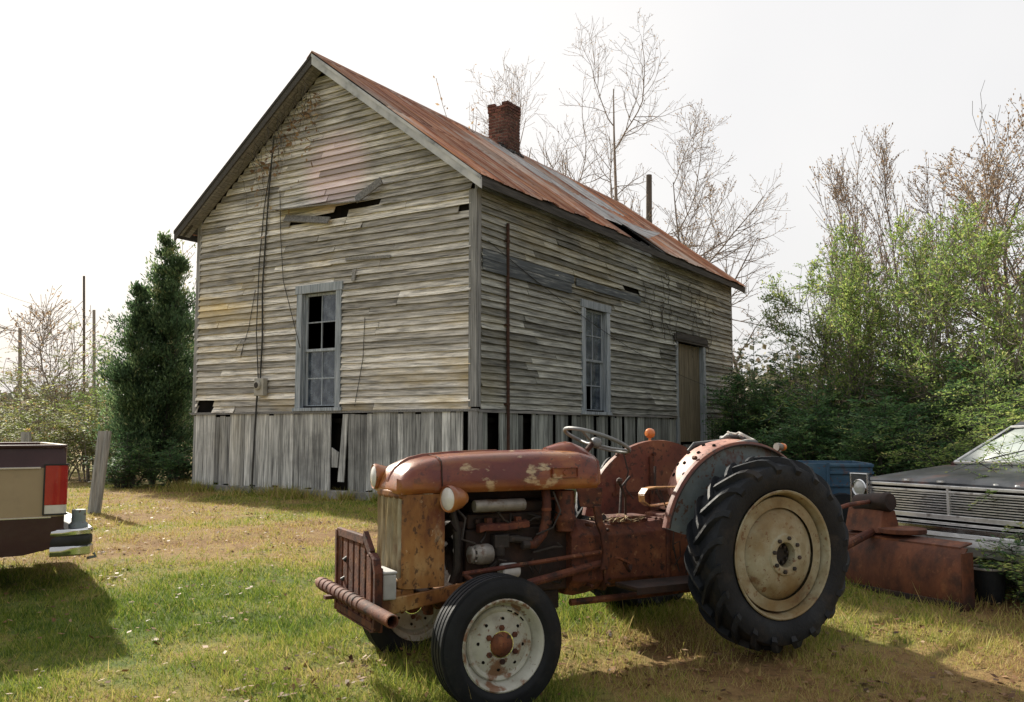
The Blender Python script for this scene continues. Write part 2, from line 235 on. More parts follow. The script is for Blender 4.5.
# ---------------------------------------------------------------- mesh builder
class MB:
    def __init__(s): s.v = []; s.f = []; s.m = []; s.r = []; s.starts = []
    def add(s, verts, faces, mi=0, r=None):
        b = len(s.v); s.starts.append((b, len(s.f))); s.v += [tuple(p) for p in verts]
        r = random.random() if r is None else r
        for f in faces: s.f.append([b + i for i in f]); s.m.append(mi); s.r.append(r)
        return s
    def hexa(s, p, mi=0, r=None):          # p: 4 bottom (ccw) + 4 top
        return s.add(p, [(3, 2, 1, 0), (4, 5, 6, 7), (0, 1, 5, 4), (1, 2, 6, 5), (2, 3, 7, 6), (3, 0, 4, 7)], mi, r)
    def box(s, c, d, rot=None, mi=0, r=None):
        x, y, z = [q / 2 for q in d]
        p = [Vector(q) for q in ((-x, -y, -z), (x, -y, -z), (x, y, -z), (-x, y, -z), (-x, -y, z), (x, -y, z), (x, y, z), (-x, y, z))]
        if rot is not None:
            M = rot if isinstance(rot, Matrix) else Matrix.Rotation(rot, 3, 'Z'); p = [M @ q for q in p]
        return s.hexa([q + Vector(c) for q in p], mi, r)
    def bx(s, x0, x1, y0, y1, z0, z1, mi=0, r=None):
        return s.hexa([(x0, y0, z0), (x1, y0, z0), (x1, y1, z0), (x0, y1, z0), (x0, y0, z1), (x1, y0, z1), (x1, y1, z1), (x0, y1, z1)], mi, r)
    def tube(s, path, rad, k=10, mi=0, r=None, cap=True, up=None):
        path = [Vector(p) for p in path]; n = len(path)
        rad = [rad] * n if not hasattr(rad, '__len__') else rad
        vs_, fs = [], []; prev = None
        for i, p in enumerate(path):
            t = (path[min(i + 1, n - 1)] - path[max(i - 1, 0)]).normalized()
            a = prev if prev is not None else (Vector((0, 0, 1)) if abs(t.z) < .9 else Vector((1, 0, 0)))
            a = (a - t * a.dot(t)).normalized(); prev = a; b = t.cross(a)
            for j in range(k):
                q = 2 * math.pi * j / k; vs_.append(p + (a * math.cos(q) + b * math.sin(q)) * rad[i])
        for i in range(n - 1):
            for j in range(k): fs.append((i * k + j, i * k + (j + 1) % k, (i + 1) * k + (j + 1) % k, (i + 1) * k + j))
        if cap: fs += [tuple(range(k))[::-1], tuple(range((n - 1) * k, n * k))]
        return s.add(vs_, fs, mi, r)
    def lathe(s, prof, c=(0, 0, 0), axis='y', k=40, mi=0, r=None, caps=True, arc=None):
        # prof: list of (radius, offset along axis)
        vs_, fs = [], []; n = len(prof); full = arc is None; kk = k if full else k + 1
        a0, a1 = (0, 2 * math.pi) if full else arc
        for (rr, h) in prof:
            for j in range(kk):
                q = a0 + (a1 - a0) * j / k; x, y = rr * math.cos(q), rr * math.sin(q)
                p = (x, h, y) if axis == 'y' else ((h, x, y) if axis == 'x' else (x, y, h))
                vs_.append((p[0] + c[0], p[1] + c[1], p[2] + c[2]))
        for i in range(n - 1):
            for j in range(k):
                j2 = (j + 1) % kk if full else j + 1
                fs.append((i * kk + j, i * kk + j2, (i + 1) * kk + j2, (i + 1) * kk + j))
        if caps and full:
            if prof[0][0] > 1e-4: fs.append(tuple(range(kk)))
            if prof[-1][0] > 1e-4: fs.append(tuple(range((n - 1) * kk, n * kk)))
        return s.add(vs_, fs, mi, r)
    def loft(s, rings, mi=0, r=None, closed=True, caps=True):
        k = len(rings[0]); vs_ = [p for g in rings for p in g]; fs = []
        for i in range(len(rings) - 1):
            for j in range(k if closed else k - 1): fs.append((i * k + j, i * k + (j + 1) % k, (i + 1) * k + (j + 1) % k, (i + 1) * k + j))
        if caps: fs += [tuple(range(k))[::-1], tuple(range((len(rings) - 1) * k, len(rings) * k))]
        return s.add(vs_, fs, mi, r)
    def prism(s, poly, axis, lo, hi, mi=0, r=None):    # poly in the two other axes
        def P(a, b, h): return (h, a, b) if axis == 'x' else ((a, h, b) if axis == 'y' else (a, b, h))
        return s.loft([[P(a, b, lo) for a, b in poly], [P(a, b, hi) for a, b in poly]], mi, r)
    def build(s, name, mats, parent=None, smooth=False, bevel=0, off=None, angle=35, split=False, **tags):
        if isinstance(mats, str): mats = [mats]
        if split:                                       # every add() becomes a mesh of its own
            o = None; b0 = s.starts + [(len(s.v), len(s.f))]
            for (v0, f0), (v1, f1) in zip(b0[:-1], b0[1:]):
                q = MB(); q.v = s.v[v0:v1]; q.f = [[i - v0 for i in f] for f in s.f[f0:f1]]; q.m = s.m[f0:f1]; q.r = s.r[f0:f1]
                o = q.build(name, mats, parent, smooth, bevel, off, angle, **tags)
            return o
        if off is not None: s.v = [(a - off[0], b - off[1], c - off[2]) for a, b, c in s.v]
        me = bpy.data.meshes.new(name); me.from_pydata(s.v, [], s.f)
        for m in mats: me.materials.append(MATS[m])
        me.polygons.foreach_set('material_index', s.m)
        a = me.attributes.new('rnd', 'FLOAT', 'FACE'); a.data.foreach_set('value', s.r)
        import bmesh
        bm = bmesh.new(); bm.from_mesh(me); bmesh.ops.recalc_face_normals(bm, faces=bm.faces[:]); bm.to_mesh(me); bm.free()
        if smooth:
            me.polygons.foreach_set('use_smooth', [True] * len(me.polygons))
            try: me.set_sharp_from_angle(angle=R(angle))
            except Exception: pass
        o = bpy.data.objects.new(name, me); COL.objects.link(o)
        if parent is not None: o.parent = parent
        if bevel:
            b = o.modifiers.new('bevel', 'BEVEL'); b.width = bevel; b.segments = 2; b.limit_method = 'ANGLE'; b.angle_limit = R(40)
        tag(o, **tags)
        return o
def tag(o, label=None, cat=None, group=None, kind=None):
    if label: o['label'] = label
    if cat: o['category'] = cat
    if group: o['group'] = group
    if kind: o['kind'] = kind
    return o
def thing(name, label, cat, loc=(0, 0, 0), rz=0, group=None):
    o = bpy.data.objects.new(name, None); COL.objects.link(o); o.location = loc; o.rotation_euler = (0, 0, rz); o.empty_display_size = .2
    return tag(o, label, cat, group)
def np_mesh(name, V, nside, mats, rnd=None, parent=None, smooth=False, **tags):
    """V: (n, nside, 3) separate polygons"""
    n = len(V); me = bpy.data.meshes.new(name)
    me.vertices.add(n * nside); me.vertices.foreach_set('co', V.reshape(-1).astype(np.float32))
    me.loops.add(n * nside); me.loops.foreach_set('vertex_index', np.arange(n * nside, dtype=np.int32))
    me.polygons.add(n); me.polygons.foreach_set('loop_start', np.arange(n, dtype=np.int32) * nside)
    me.materials.append(MATS[mats])
    a = me.attributes.new('rnd', 'FLOAT', 'FACE'); a.data.foreach_set('value', (rnd if rnd is not None else np.full(n, .5)).astype(np.float32))
    me.update(calc_edges=True)
    o = bpy.data.objects.new(name, me); COL.objects.link(o)
    if parent is not None: o.parent = parent
    return tag(o, **tags)
def idx_mesh(name, V, Fq, mats, rnd=None, parent=None, smooth=True, **tags):
    me = bpy.data.meshes.new(name); n = len(Fq); ns = Fq.shape[1]
    me.vertices.add(len(V)); me.vertices.foreach_set('co', V.reshape(-1).astype(np.float32))
    me.loops.add(n * ns); me.loops.foreach_set('vertex_index', Fq.reshape(-1).astype(np.int32))
    me.polygons.add(n); me.polygons.foreach_set('loop_start', np.arange(n, dtype=np.int32) * ns)
    me.materials.append(MATS[mats])
    if rnd is not None:
        a = me.attributes.new('rnd', 'FLOAT', 'FACE'); a.data.foreach_set('value', rnd.astype(np.float32))
    me.update(calc_edges=True)
    if smooth: me.polygons.foreach_set('use_smooth', np.ones(n, dtype=bool))
    o = bpy.data.objects.new(name, me); COL.objects.link(o)
    if parent is not None: o.parent = parent
    return tag(o, **tags)
# ---------------------------------------------------------------- ground
def patches(x, y):
    """share of straw / brown at a ground point, 0 green .. 1 brown"""
    b = .41 + .62 * (fbm(x + 40, y + 40, 1.7) - .5) + .5 * (fbm(x + 11, y + 30, .5) - .5)
    band = np.exp(-((y - 10.6) / 2.2) ** 2) * np.clip((1.8 - x) / 3.0, 0, 1)
    b = b + .36 * band + .22 * np.clip((y - 12) / 2, 0, 1) - .12 * np.exp(-((y - 7.4) / 1.2) ** 2) + .12 * np.clip((x - 1.5) / 3, 0, 1)
    b = b + .12 * np.exp(-((y - 5.4) / .9) ** 2) + .32 * np.clip((x - .2) / 1.6, 0, 1) * np.clip((8.2 - y) / 1.2, 0, 1)
    return np.clip(b, 0, 1)
def make_ground():
    m = bpy.data.materials.new('ground'); m.use_nodes = True; n = m.node_tree; n.nodes.clear(); L = n.links.new
    o = n.nodes.new('ShaderNodeOutputMaterial'); p = n.nodes.new('ShaderNodeBsdfPrincipled'); L(p.outputs[0], o.inputs[0])
    at = n.nodes.new('ShaderNodeAttribute'); at.attribute_name = 'patch'
    tc = n.nodes.new('ShaderNodeTexCoord')
    def ns(sc, det=8):
        t = n.nodes.new('ShaderNodeTexNoise'); t.inputs['Scale'].default_value = sc; t.inputs['Detail'].default_value = det; t.inputs['Roughness'].default_value = .7
        L(tc.outputs['Object'], t.inputs['Vector']); return t.outputs['Fac']
    ad = n.nodes.new('ShaderNodeMath'); ad.operation = 'MULTIPLY_ADD'; L(ns(5), ad.inputs[0]); ad.inputs[1].default_value = 1.1; L(at.outputs['Fac'], ad.inputs[2])
    sb = n.nodes.new('ShaderNodeMath'); sb.operation = 'SUBTRACT'; L(ad.outputs[0], sb.inputs[0]); sb.inputs[1].default_value = .55
    r = n.nodes.new('ShaderNodeValToRGB'); e = r.color_ramp.elements
    for k, (pos, c) in enumerate([(0, (.045, .075, .016)), (.28, (.11, .15, .035)), (.5, (.22, .20, .06)), (.7, (.28, .19, .08)), (.95, (.22, .13, .06))]):
        if k >= len(e): e.new(pos)
        e[k].position = pos; e[k].color = (*c, 1)
    L(sb.outputs[0], r.inputs[0])
    sp = n.nodes.new('ShaderNodeMapRange'); sp.inputs['From Min'].default_value = .52; sp.inputs['From Max'].default_value = .68; sp.inputs['To Max'].default_value = .75; L(ns(22), sp.inputs['Value'])
    mx = n.nodes.new('ShaderNodeMix'); mx.data_type = 'RGBA'; L(sp.outputs[0], mx.inputs[0]); L(r.outputs[0], mx.inputs[6]); mx.inputs[7].default_value = (.05, .04, .02, 1)
    L(mx.outputs[2], p.inputs['Base Color']); p.inputs['Roughness'].default_value = .95; p.inputs['Specular IOR Level'].default_value = .15
    b = n.nodes.new('ShaderNodeBump'); b.inputs['Strength'].default_value = .8; b.inputs['Distance'].default_value = .03; L(ns(30), b.inputs['Height']); L(b.outputs[0], p.inputs['Normal'])
    MATS['ground'] = m
    def axis(lo, hi, near_lo, near_hi, step):
        a = list(np.arange(near_lo, near_hi, step)); x = near_hi; d = step
        while x < hi: a.append(x); d *= 1.35; x += d
        a.append(hi); x = near_lo - step; d = step; pre = []
        while x > lo: pre.append(x); d *= 1.35; x -= d
        pre.append(lo); return np.array(pre[::-1] + a)
    xs = axis(-900, 900, -9, 9, .09); ys = axis(-300, 1500, 3, 16, .09)
    X, Y = np.meshgrid(xs, ys); near = np.exp(-((Y - 8) / 12) ** 2)
    Z = gz(X, Y) + ((fbm(X, Y, .9) - .5) * .05 + (fbm(X + 5, Y + 5, .25) - .5) * .025) * near
    V = np.stack([X, Y, Z], -1).reshape(-1, 3); nx, ny = len(xs), len(ys)
    i = (np.arange(ny - 1)[:, None] * nx + np.arange(nx - 1)[None]).reshape(-1)
    Fq = np.stack([i, i + 1, i + nx + 1, i + nx], -1)
    o = idx_mesh('ground', V, Fq, 'ground', kind='structure')
    a = o.data.attributes.new('patch', 'FLOAT', 'POINT'); a.data.foreach_set('value', patches(X, Y).reshape(-1).astype(np.float32))
make_ground()

# ---------------------------------------------------------------- the old house
HX, HY = -.56, 14.0
U = np.array([-.84567, .53371]); VV = np.array([.53371, .84567])     # local y (along the gable), local x (along the side)
house = thing('old_house', 'weathered grey clapboard house with rusty tin roof and plank skirt, behind the tractor', 'house', (HX, HY, .30), math.atan2(VV[1], VV[0]))
OFF = (0, 0, .30)
LEN, WID, RZ, SL = 12.15, 6.62, 8.17, .76        # length, width, ridge height, roof slope
ZF, ZS = .47, 1.82                               # foundation top, bottom of clapboards
roofz = lambda y: RZ - SL * abs(y - WID / 2)

def clapboards(name, m, length, ztop, plane, holes, expo=.116, missing=(), seed=1, dip=None):
    """plane: function(u, out, z) -> xyz ; ztop: function(z)->(u0,u1) the interval of the wall at that height"""
    rd = random.Random(seed); b = MB(); z = ZS + .02; row = 0
    while True:
        iv = ztop(z + expo)
        if iv is None: break
        parts = [iv]
        for (h0, h1, hz0, hz1) in holes:
            if z + expo * .55 > hz0 and z + expo * .45 < hz1:
                parts = [q for (a0, a1) in parts for q in ((a0, min(a1, h0)), (max(a0, h1), a1)) if q[1] - q[0] > .02]
        for (a0, a1) in parts:
            u = a0
            while u < a1 - .01:
                L = rd.uniform(1.3, 4.2); e = min(a1, u + L)
                if a1 - e < .5: e = a1
                skip = any(mz0 < z + expo / 2 < mz1 and not (e <= mu0 or u >= mu1) for (mu0, mu1, mz0, mz1) in missing)
                segs = [(u, e)]
                if skip:
                    for (mu0, mu1, mz0, mz1) in missing:
                        if mz0 < z + expo / 2 < mz1:
                            segs = [q for (s0, s1) in segs for q in ((s0, min(s1, mu0)), (max(s0, mu1), s1)) if q[1] - q[0] > .03]
                for (s0, s1) in segs:
                    n = max(1, int((s1 - s0) / .28)); tone = rd.random(); ph = rd.uniform(0, 6); amp = rd.uniform(.0, .008)
                    curl = rd.uniform(.0, .014) + (.035 * rd.random() if rd.random() < .28 else 0); tilt = rd.uniform(-.010, .010)
                    rows = []
                    for k in range(n + 1):
                        q = s0 + .004 + (s1 - s0 - .008) * k / n; t = k / n
                        wv = amp * math.sin(q * 2.1 + ph) + tilt * (t - .5); o_ = .044 + curl * (abs(2 * t - 1) ** 3) + rd.uniform(0, .005)
                        zb = z - .012 + wv + rd.uniform(-.0035, .0035); zt = z + expo + .010 + wv * .6
                        rows.append([plane(q, .004, zt), plane(q, .012, zt), plane(q, o_ + .010, zb), plane(q, o_ - .008, zb)])
                    b.loft(rows, r=tone)
                u = e
        z += expo; row += 1
    return b.build(name, m, house, off=OFF)
gp = lambda u, o, z: (-o, u, z)         # gable wall, outward -x
sp_ = lambda u, o, z: (u, -o, z)        # side wall, outward -y
bp = lambda u, o, z: (LEN + o, u, z)
fp = lambda u, o, z: (u, WID + o, z)
def gint(z):
    if z > RZ - .28: return None
    if z < roofz(0) - .1: return (.06, WID - .06)
    h = (RZ - .12 - z) / SL; return (max(.06, WID / 2 - h), min(WID - .06, WID / 2 + h))
sint = lambda z: (.06, LEN - .06) if z < roofz(0) - .05 else None
GW = (2.79, 3.86, 1.84, 4.07); SW = (3.42, 4.62, 1.80, 3.97); DR = (8.10, 10.05, 1.0, 3.72)
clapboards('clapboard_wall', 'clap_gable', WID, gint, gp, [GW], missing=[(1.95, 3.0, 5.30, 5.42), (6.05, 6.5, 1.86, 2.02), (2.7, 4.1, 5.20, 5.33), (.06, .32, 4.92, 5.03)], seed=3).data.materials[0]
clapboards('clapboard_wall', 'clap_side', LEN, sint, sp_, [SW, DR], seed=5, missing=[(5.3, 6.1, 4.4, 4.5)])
clapboards('clapboard_wall', 'clap_side', LEN, sint, fp, [], seed=8)
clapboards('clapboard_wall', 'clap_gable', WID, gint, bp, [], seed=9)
# boarding behind the clapboards, floor, ceiling; coloured black for the unlit rooms
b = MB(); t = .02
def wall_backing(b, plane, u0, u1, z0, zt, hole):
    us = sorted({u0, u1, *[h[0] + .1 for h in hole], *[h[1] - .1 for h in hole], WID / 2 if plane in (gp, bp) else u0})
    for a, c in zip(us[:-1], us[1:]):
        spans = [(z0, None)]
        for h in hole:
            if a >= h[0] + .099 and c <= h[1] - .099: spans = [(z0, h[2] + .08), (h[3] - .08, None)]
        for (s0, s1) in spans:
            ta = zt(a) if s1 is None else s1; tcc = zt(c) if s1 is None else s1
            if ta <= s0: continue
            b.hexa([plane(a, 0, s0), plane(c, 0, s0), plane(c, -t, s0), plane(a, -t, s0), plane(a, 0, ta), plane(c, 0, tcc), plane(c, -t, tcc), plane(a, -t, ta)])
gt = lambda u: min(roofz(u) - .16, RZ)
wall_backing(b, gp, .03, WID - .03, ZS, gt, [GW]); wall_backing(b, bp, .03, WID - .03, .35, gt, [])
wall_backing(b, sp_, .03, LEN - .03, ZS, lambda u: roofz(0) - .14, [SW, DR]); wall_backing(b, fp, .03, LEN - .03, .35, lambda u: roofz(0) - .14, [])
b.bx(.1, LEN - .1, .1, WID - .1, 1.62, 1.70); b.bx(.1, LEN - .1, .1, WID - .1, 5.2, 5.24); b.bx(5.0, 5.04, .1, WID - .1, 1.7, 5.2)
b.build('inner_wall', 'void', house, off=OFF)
# skirt of upright planks
b = MB(); rd = random.Random(4)
def skirt(b, plane, u0, u1, gaps, z0=ZF, zt=ZS - .03, miss=.0, lean=0.0):
    u = u0
    while u < u1 - .02:
        wd = rd.uniform(.10, .17); e = min(u + wd, u1)
        if any(g0 < (u + e) / 2 < g1 for g0, g1 in gaps) or rd.random() < miss: u = e; continue
        bt = z0 - rd.uniform(-.04, .06); tp_ = zt - (rd.uniform(.01, .05) if rd.random() < .3 else 0); ln = rd.uniform(-.008, .008) + lean; o = .004 + rd.uniform(0, .012); th = .02
        lo, hi = u + .003, e - .003
        b.hexa([plane(lo + ln, o + th, bt), plane(hi + ln, o + th, bt + rd.uniform(-.02, .02)), plane(hi + ln, o, bt), plane(lo + ln, o, bt),
                plane(lo, o + th, tp_), plane(hi, o + th, tp_), plane(hi, o, tp_), plane(lo, o, tp_)])
        u = e
skirt(b, gp, .0, WID, [(.0, .22), (2.62, 3.02)], lean=0)
# leaning board in the gap and the panel that has slipped
b.hexa([gp(2.70, .03, .62), gp(2.84, .03, .62), gp(2.84, .01, .62), gp(2.70, .01, .62), gp(2.62, .03, 1.77), gp(2.74, .03, 1.77), gp(2.74, .01, 1.77), gp(2.62, .01, 1.77)])
b.hexa([gp(2.86, .02, .86), gp(2.99, .02, .86), gp(2.99, .0, .86), gp(2.86, .0, .86), gp(2.84, .02, 1.12), gp(3.0, .02, 1.2), gp(3.0, .0, 1.2), gp(2.84, .0, 1.12)])
b.build('plank_skirt', 'plank_vert', house, off=OFF)
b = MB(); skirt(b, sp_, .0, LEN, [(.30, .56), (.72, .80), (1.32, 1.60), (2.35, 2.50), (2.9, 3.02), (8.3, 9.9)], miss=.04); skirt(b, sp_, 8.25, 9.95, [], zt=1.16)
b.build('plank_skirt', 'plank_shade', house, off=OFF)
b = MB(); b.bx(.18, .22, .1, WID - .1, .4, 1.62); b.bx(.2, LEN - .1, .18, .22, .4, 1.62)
b.build('crawl_shade_sheet', 'void', house, off=OFF, split=True)  # black sheets behind the skirt gaps, painted as the dark under the floor
# foundation
b = MB(); b.bx(-.07, .14, -.04, WID + .05, .05, ZF); b.bx(.14, LEN, -.04, .14, .05, ZF); b.bx(.14, LEN, WID - .14, WID + .05, .05, ZF); b.bx(LEN, LEN + .1, -.04, WID + .05, .05, ZF)
b.build('foundation', 'concrete', house, bevel=.012, off=OFF)
# corner boards, water table, frieze
b = MB()
b.bx(-.045, .06, -.052, .0, 1.86, roofz(0) - .05); b.hexa([(-.067, -.05, 1.86), (-.046, -.05, 1.86), (-.046, .10, 1.86), (-.067, .10, 1.86), (-.067, -.05, 5.3), (-.046, -.05, 5.3), (-.046, .10, 5.3), (-.067, .10, 5.3)])
b.bx(-.05, -.02, WID - .08, WID + .03, 1.84, roofz(0) - .05); b.bx(-.02, .06, WID, WID + .03, 1.84, roofz(0) - .05)
b.bx(LEN - .07, LEN + .03, -.045, -.02, 1.84, roofz(0) - .05)
b.bx(.0, .12, -.05, -.022, .45, 1.79); b.bx(-.052, -.022, -.05, .11, .45, 1.79)
b.build('corner_board', 'corner_wood', house, off=OFF, split=True)
b = MB(); b.bx(-.06, -.005, -.06, WID + .04, 1.79, 1.835); b.bx(-.004, 8.1, -.06, -.004, 1.775, 1.82); b.bx(10.06, LEN, -.06, -.004, 1.775, 1.82)
b.build('sill_board', 'soffit', house, off=OFF, split=True)
# dark band of bare boards and whitewash remnants on the side wall
b = MB(); rd = random.Random(9)
b.bx(.08, 3.0, -.078, -.062, 4.02, 4.20); b.bx(.08, 3.1, -.074, -.058, 4.21, 4.36); b.bx(3.2, 6.1, -.074, -.060, 4.19, 4.34)
b.build('bare_board', 'tar_board', house, off=OFF, split=True)

# roof: separate sheets of tin with raised seams
def roof_side(name, sgn, mats, rd):
    b = MB(); yr = WID / 2; n = 21; x0 = -.36; x1 = LEN + .36; wx = (x1 - x0) / n
    for i in range(n):
        a = x0 + i * wx; c = a + wx; r = rd.random(); courses = [(0, 2.2), (2.16, 4.55)]
        for ci, (d0, d1) in enumerate(courses):
            mi = 0
            if sgn < 0 and i in (9, 10, 11) and ci == 1: mi = 1
            if sgn < 0 and i in (8, 9, 12, 13, 14) and ci == 0: mi = 1
            if sgn < 0 and i in (9, 10) and ci == 1: d1 = 3.55 if i == 10 else 3.75
            if sgn < 0 and i == 11 and ci == 1: d1 = 4.3
            lift = .007 * (1 - ci) + rd.uniform(0, .008); end = d1 + (rd.uniform(-.03, .06) if ci else 0)
            rows = []; m = 6
            for k in range(m + 1):
                d = d0 + (end - d0) * k / m; y = yr + sgn * d * .796; z = RZ - d * .605 + lift
                up = (.05 * rd.random() if (ci and k == m and rd.random() < .4) else 0) + rd.uniform(0, .003)
                if sgn < 0 and i == 11 and ci == 1: up += .20 * (k / m) ** 2
                row = []
                for f, h in ((0, .0), (.03, .028), (.06, .0), (.28, .002), (.31, .014), (.34, .002), (.62, .0), (.65, .014), (.68, 0), (.97, 0), (1.0, .02)):
                    row.append((a + f * wx, y, z + h + up * (.5 + f)))
                rows.append(row)
            b.loft(rows, mi=mi, r=(r + .1 * rd.random()) % 1, closed=False, caps=False)
    o = b.build(name, mats, house, off=OFF)
    s = o.modifiers.new('thick', 'SOLIDIFY'); s.thickness = .004
    return o
roof = roof_side('roof', -1, ['rusty_roof', 'grey_tin'], random.Random(2)); roof_side('roof', 1, ['rusty_roof', 'grey_tin'], random.Random(6))
b = MB()   # decking under the tin (with the hole left by the lost sheet darker)
for sg in (-1, 1):
    for k in range(16):
        d0 = .02 + k * .282; d1 = d0 + .26; y0 = WID / 2 + sg * d0 * .796; y1 = WID / 2 + sg * d1 * .796
        for xa, xb in ([(-.30, 5.15), (6.75, LEN + .30)] if (sg < 0 and k >= 12) else [(-.30, LEN + .30)]):
            b.hexa([(xa, y0, RZ - d0 * .605 - .045), (xb, y0, RZ - d0 * .605 - .045), (xb, y1, RZ - d1 * .605 - .045), (xa, y1, RZ - d1 * .605 - .045),
                    (xa, y0, RZ - d0 * .605 - .012), (xb, y0, RZ - d0 * .605 - .012), (xb, y1, RZ - d1 * .605 - .012), (xa, y1, RZ - d1 * .605 - .012)])
b.build('roof_decking', 'dark_wood', house, off=OFF)
b = MB()   # ridge cap
b.loft([[(x, WID / 2 - .13, RZ - .075), (x, WID / 2, RZ + .045), (x, WID / 2 + .13, RZ - .075), (x, WID / 2, RZ + .02)] for x in (-.37, 3, 6, 9, LEN + .37)], r=.3)
b.build('ridge_cap', 'rusty_roof', house, off=OFF)
# rake boards and soffit, eaves
b = MB(); yr = WID / 2
for (xa, xb) in ((-.37, -.335), (LEN + .335, LEN + .37)):
    for sg in (-1, 1):
        b = MB()
        dd = 4.57
        for (h0, h1, ox) in ((-.175, -.035, 0), (-.06, -.012, -.014 if xa < 0 else .014)):
            p0 = (yr, RZ); p1 = (yr + sg * dd * .796, RZ - dd * .605)
            b.hexa([(xa + ox, p0[0], p0[1] + h0 * 1.2), (xb + ox, p0[0], p0[1] + h0 * 1.2), (xb + ox, p1[0], p1[1] + h0 * 1.2), (xa + ox, p1[0], p1[1] + h0 * 1.2),
                    (xa + ox, p0[0], p0[1] + h1), (xb + ox, p0[0], p0[1] + h1), (xb + ox, p1[0], p1[1] + h1), (xa + ox, p1[0], p1[1] + h1)])
        b.build('rake_board', 'white_rake' if sg < 0 else 'dark_wood', house, off=OFF, split=True)
b = MB()
for sg in (-1, 1):
    y = yr + sg * 4.54 * .796; z = RZ - 4.54 * .605
    b.bx(-.33, LEN + .33, y - .012, y + .012, z - .17, z - .045)
b.build('fascia_board', 'dark_wood', house, off=OFF, split=True)
b = MB()
for (xa, xb) in ((-.33, -.045), (LEN + .045, LEN + .33)):
    for sg in (-1, 1):
        for k in range(3):
            x0 = xa + (xb - xa) * k / 3 + .003; x1 = xa + (xb - xa) * (k + 1) / 3 - .003; dd = 4.5
            p0 = (yr, RZ - .17); p1 = (yr + sg * dd * .796, RZ - dd * .605 - .13)
            b.hexa([(x0, p0[0], p0[1] - .012), (x1, p0[0], p0[1] - .012), (x1, p1[0], p1[1] - .012), (x0, p1[0], p1[1] - .012), (x0, *p0), (x1, *p0), (x1, *p1), (x0, *p1)])
b.build('rake_soffit', 'soffit', house, off=OFF, split=True)
b = MB()
for sg in (-1, 1):
    y0 = yr + sg * 3.32; y1 = yr + sg * 3.15 * 0 + (yr * 0) + sg * 0
    ya = -.005 if sg < 0 else WID + .005; yb = yr + sg * 4.5 * .796
    for k in range(28):
        x = -.2 + k * (LEN + .4) / 27
        zt = roofz(ya) - .05; ze = roofz(yb) - .05
        b.hexa([(x - .022, ya, zt - .12), (x + .022, ya, zt - .12), (x + .022, yb, ze - .11), (x - .022, yb, ze - .11), (x - .022, ya, zt), (x + .022, ya, zt), (x + .022, yb, ze), (x - .022, yb, ze)])
b.build('rafter_tail', 'dark_wood', house, off=OFF, split=True)

# windows
def window(plane, u0, u1, z0, z1, rows, sash, missing, side, casing=.13):
    b = MB()
    def bar(b, a0, a1, c0, c1, o0, o1, r=None): b.hexa([plane(a0, o1, c0), plane(a1, o1, c0), plane(a1, o0, c0), plane(a0, o0, c0), plane(a0, o1, c1), plane(a1, o1, c1), plane(a1, o0, c1), plane(a0, o0, c1)], r=r)
    bar(b, u0, u0 + casing, z0 + .05, z1 - .15, .02, .070); bar(b, u1 - casing, u1, z0 + .05, z1 - .15, .02, .070)
    bar(b, u0 - .03, u1 + .03, z1 - .148, z1, .02, .080); bar(b, u0 - .05, u1 + .05, z0 - .01, z0 + .048, -.06, .085)
    for a in (u0 + casing, u1 - casing - .02): bar(b, a, a + .02, z0 + .05, z1 - .15, -.08, .018)
    w_ = b.build('window', 'painted_wood', house, off=OFF, bevel=.003)
    iu0, iu1, iz0, iz1 = u0 + casing + .022, u1 - casing - .022, z0 + .052, z1 - .152; mid = (iz0 + iz1) / 2
    fr = MB()
    for (s0, s1, o) in ((iz0, mid + .02, -.05), (mid - .02, iz1, -.02)):
        st = .045; bar(fr, iu0, iu0 + st, s0, s1, o - .03, o); bar(fr, iu1 - st, iu1, s0, s1, o - .03, o)
        bar(fr, iu0 + st, iu1 - st, s0, s0 + st, o - .03, o); bar(fr, iu0 + st, iu1 - st, s1 - st, s1, o - .03, o)
        mu = (iu0 + iu1) / 2; bar(fr, mu - .011, mu + .011, s0 + st, s1 - st, o - .026, o - .004)
        mz = (s0 + s1) / 2; bar(fr, iu0 + st, iu1 - st, mz - .011, mz + .011, o - .027, o - .003)
    fr.build('sash', 'painted_wood', w_, off=OFF)
    g = MB(); k = 0
    for (s0, s1, o) in ((mid - .02, iz1, -.02), (iz0, mid + .02, -.05)):
        mz = (s0 + s1) / 2; mu = (iu0 + iu1) / 2
        for (c0, c1) in ((mz + .011, s1 - .045), (s0 + .045, mz - .011)):
            for (a0, a1) in ((mu + .011, iu1 - .045), (iu0 + .045, mu - .011)):
                if k not in missing: g.hexa([plane(a0, o - .014, c0), plane(a1, o - .014, c0), plane(a1, o - .018, c0), plane(a0, o - .018, c0), plane(a0, o - .014, c1), plane(a1, o - .014, c1), plane(a1, o - .018, c1), plane(a0, o - .018, c1)])
                k += 1
    g.build('pane', 'old_glass', w_, off=OFF, split=True)
window(gp, *GW, 2, 2, {0, 2, 3}, False, casing=.125)
window(sp_, *SW, 2, 2, {7}, True, casing=.15)
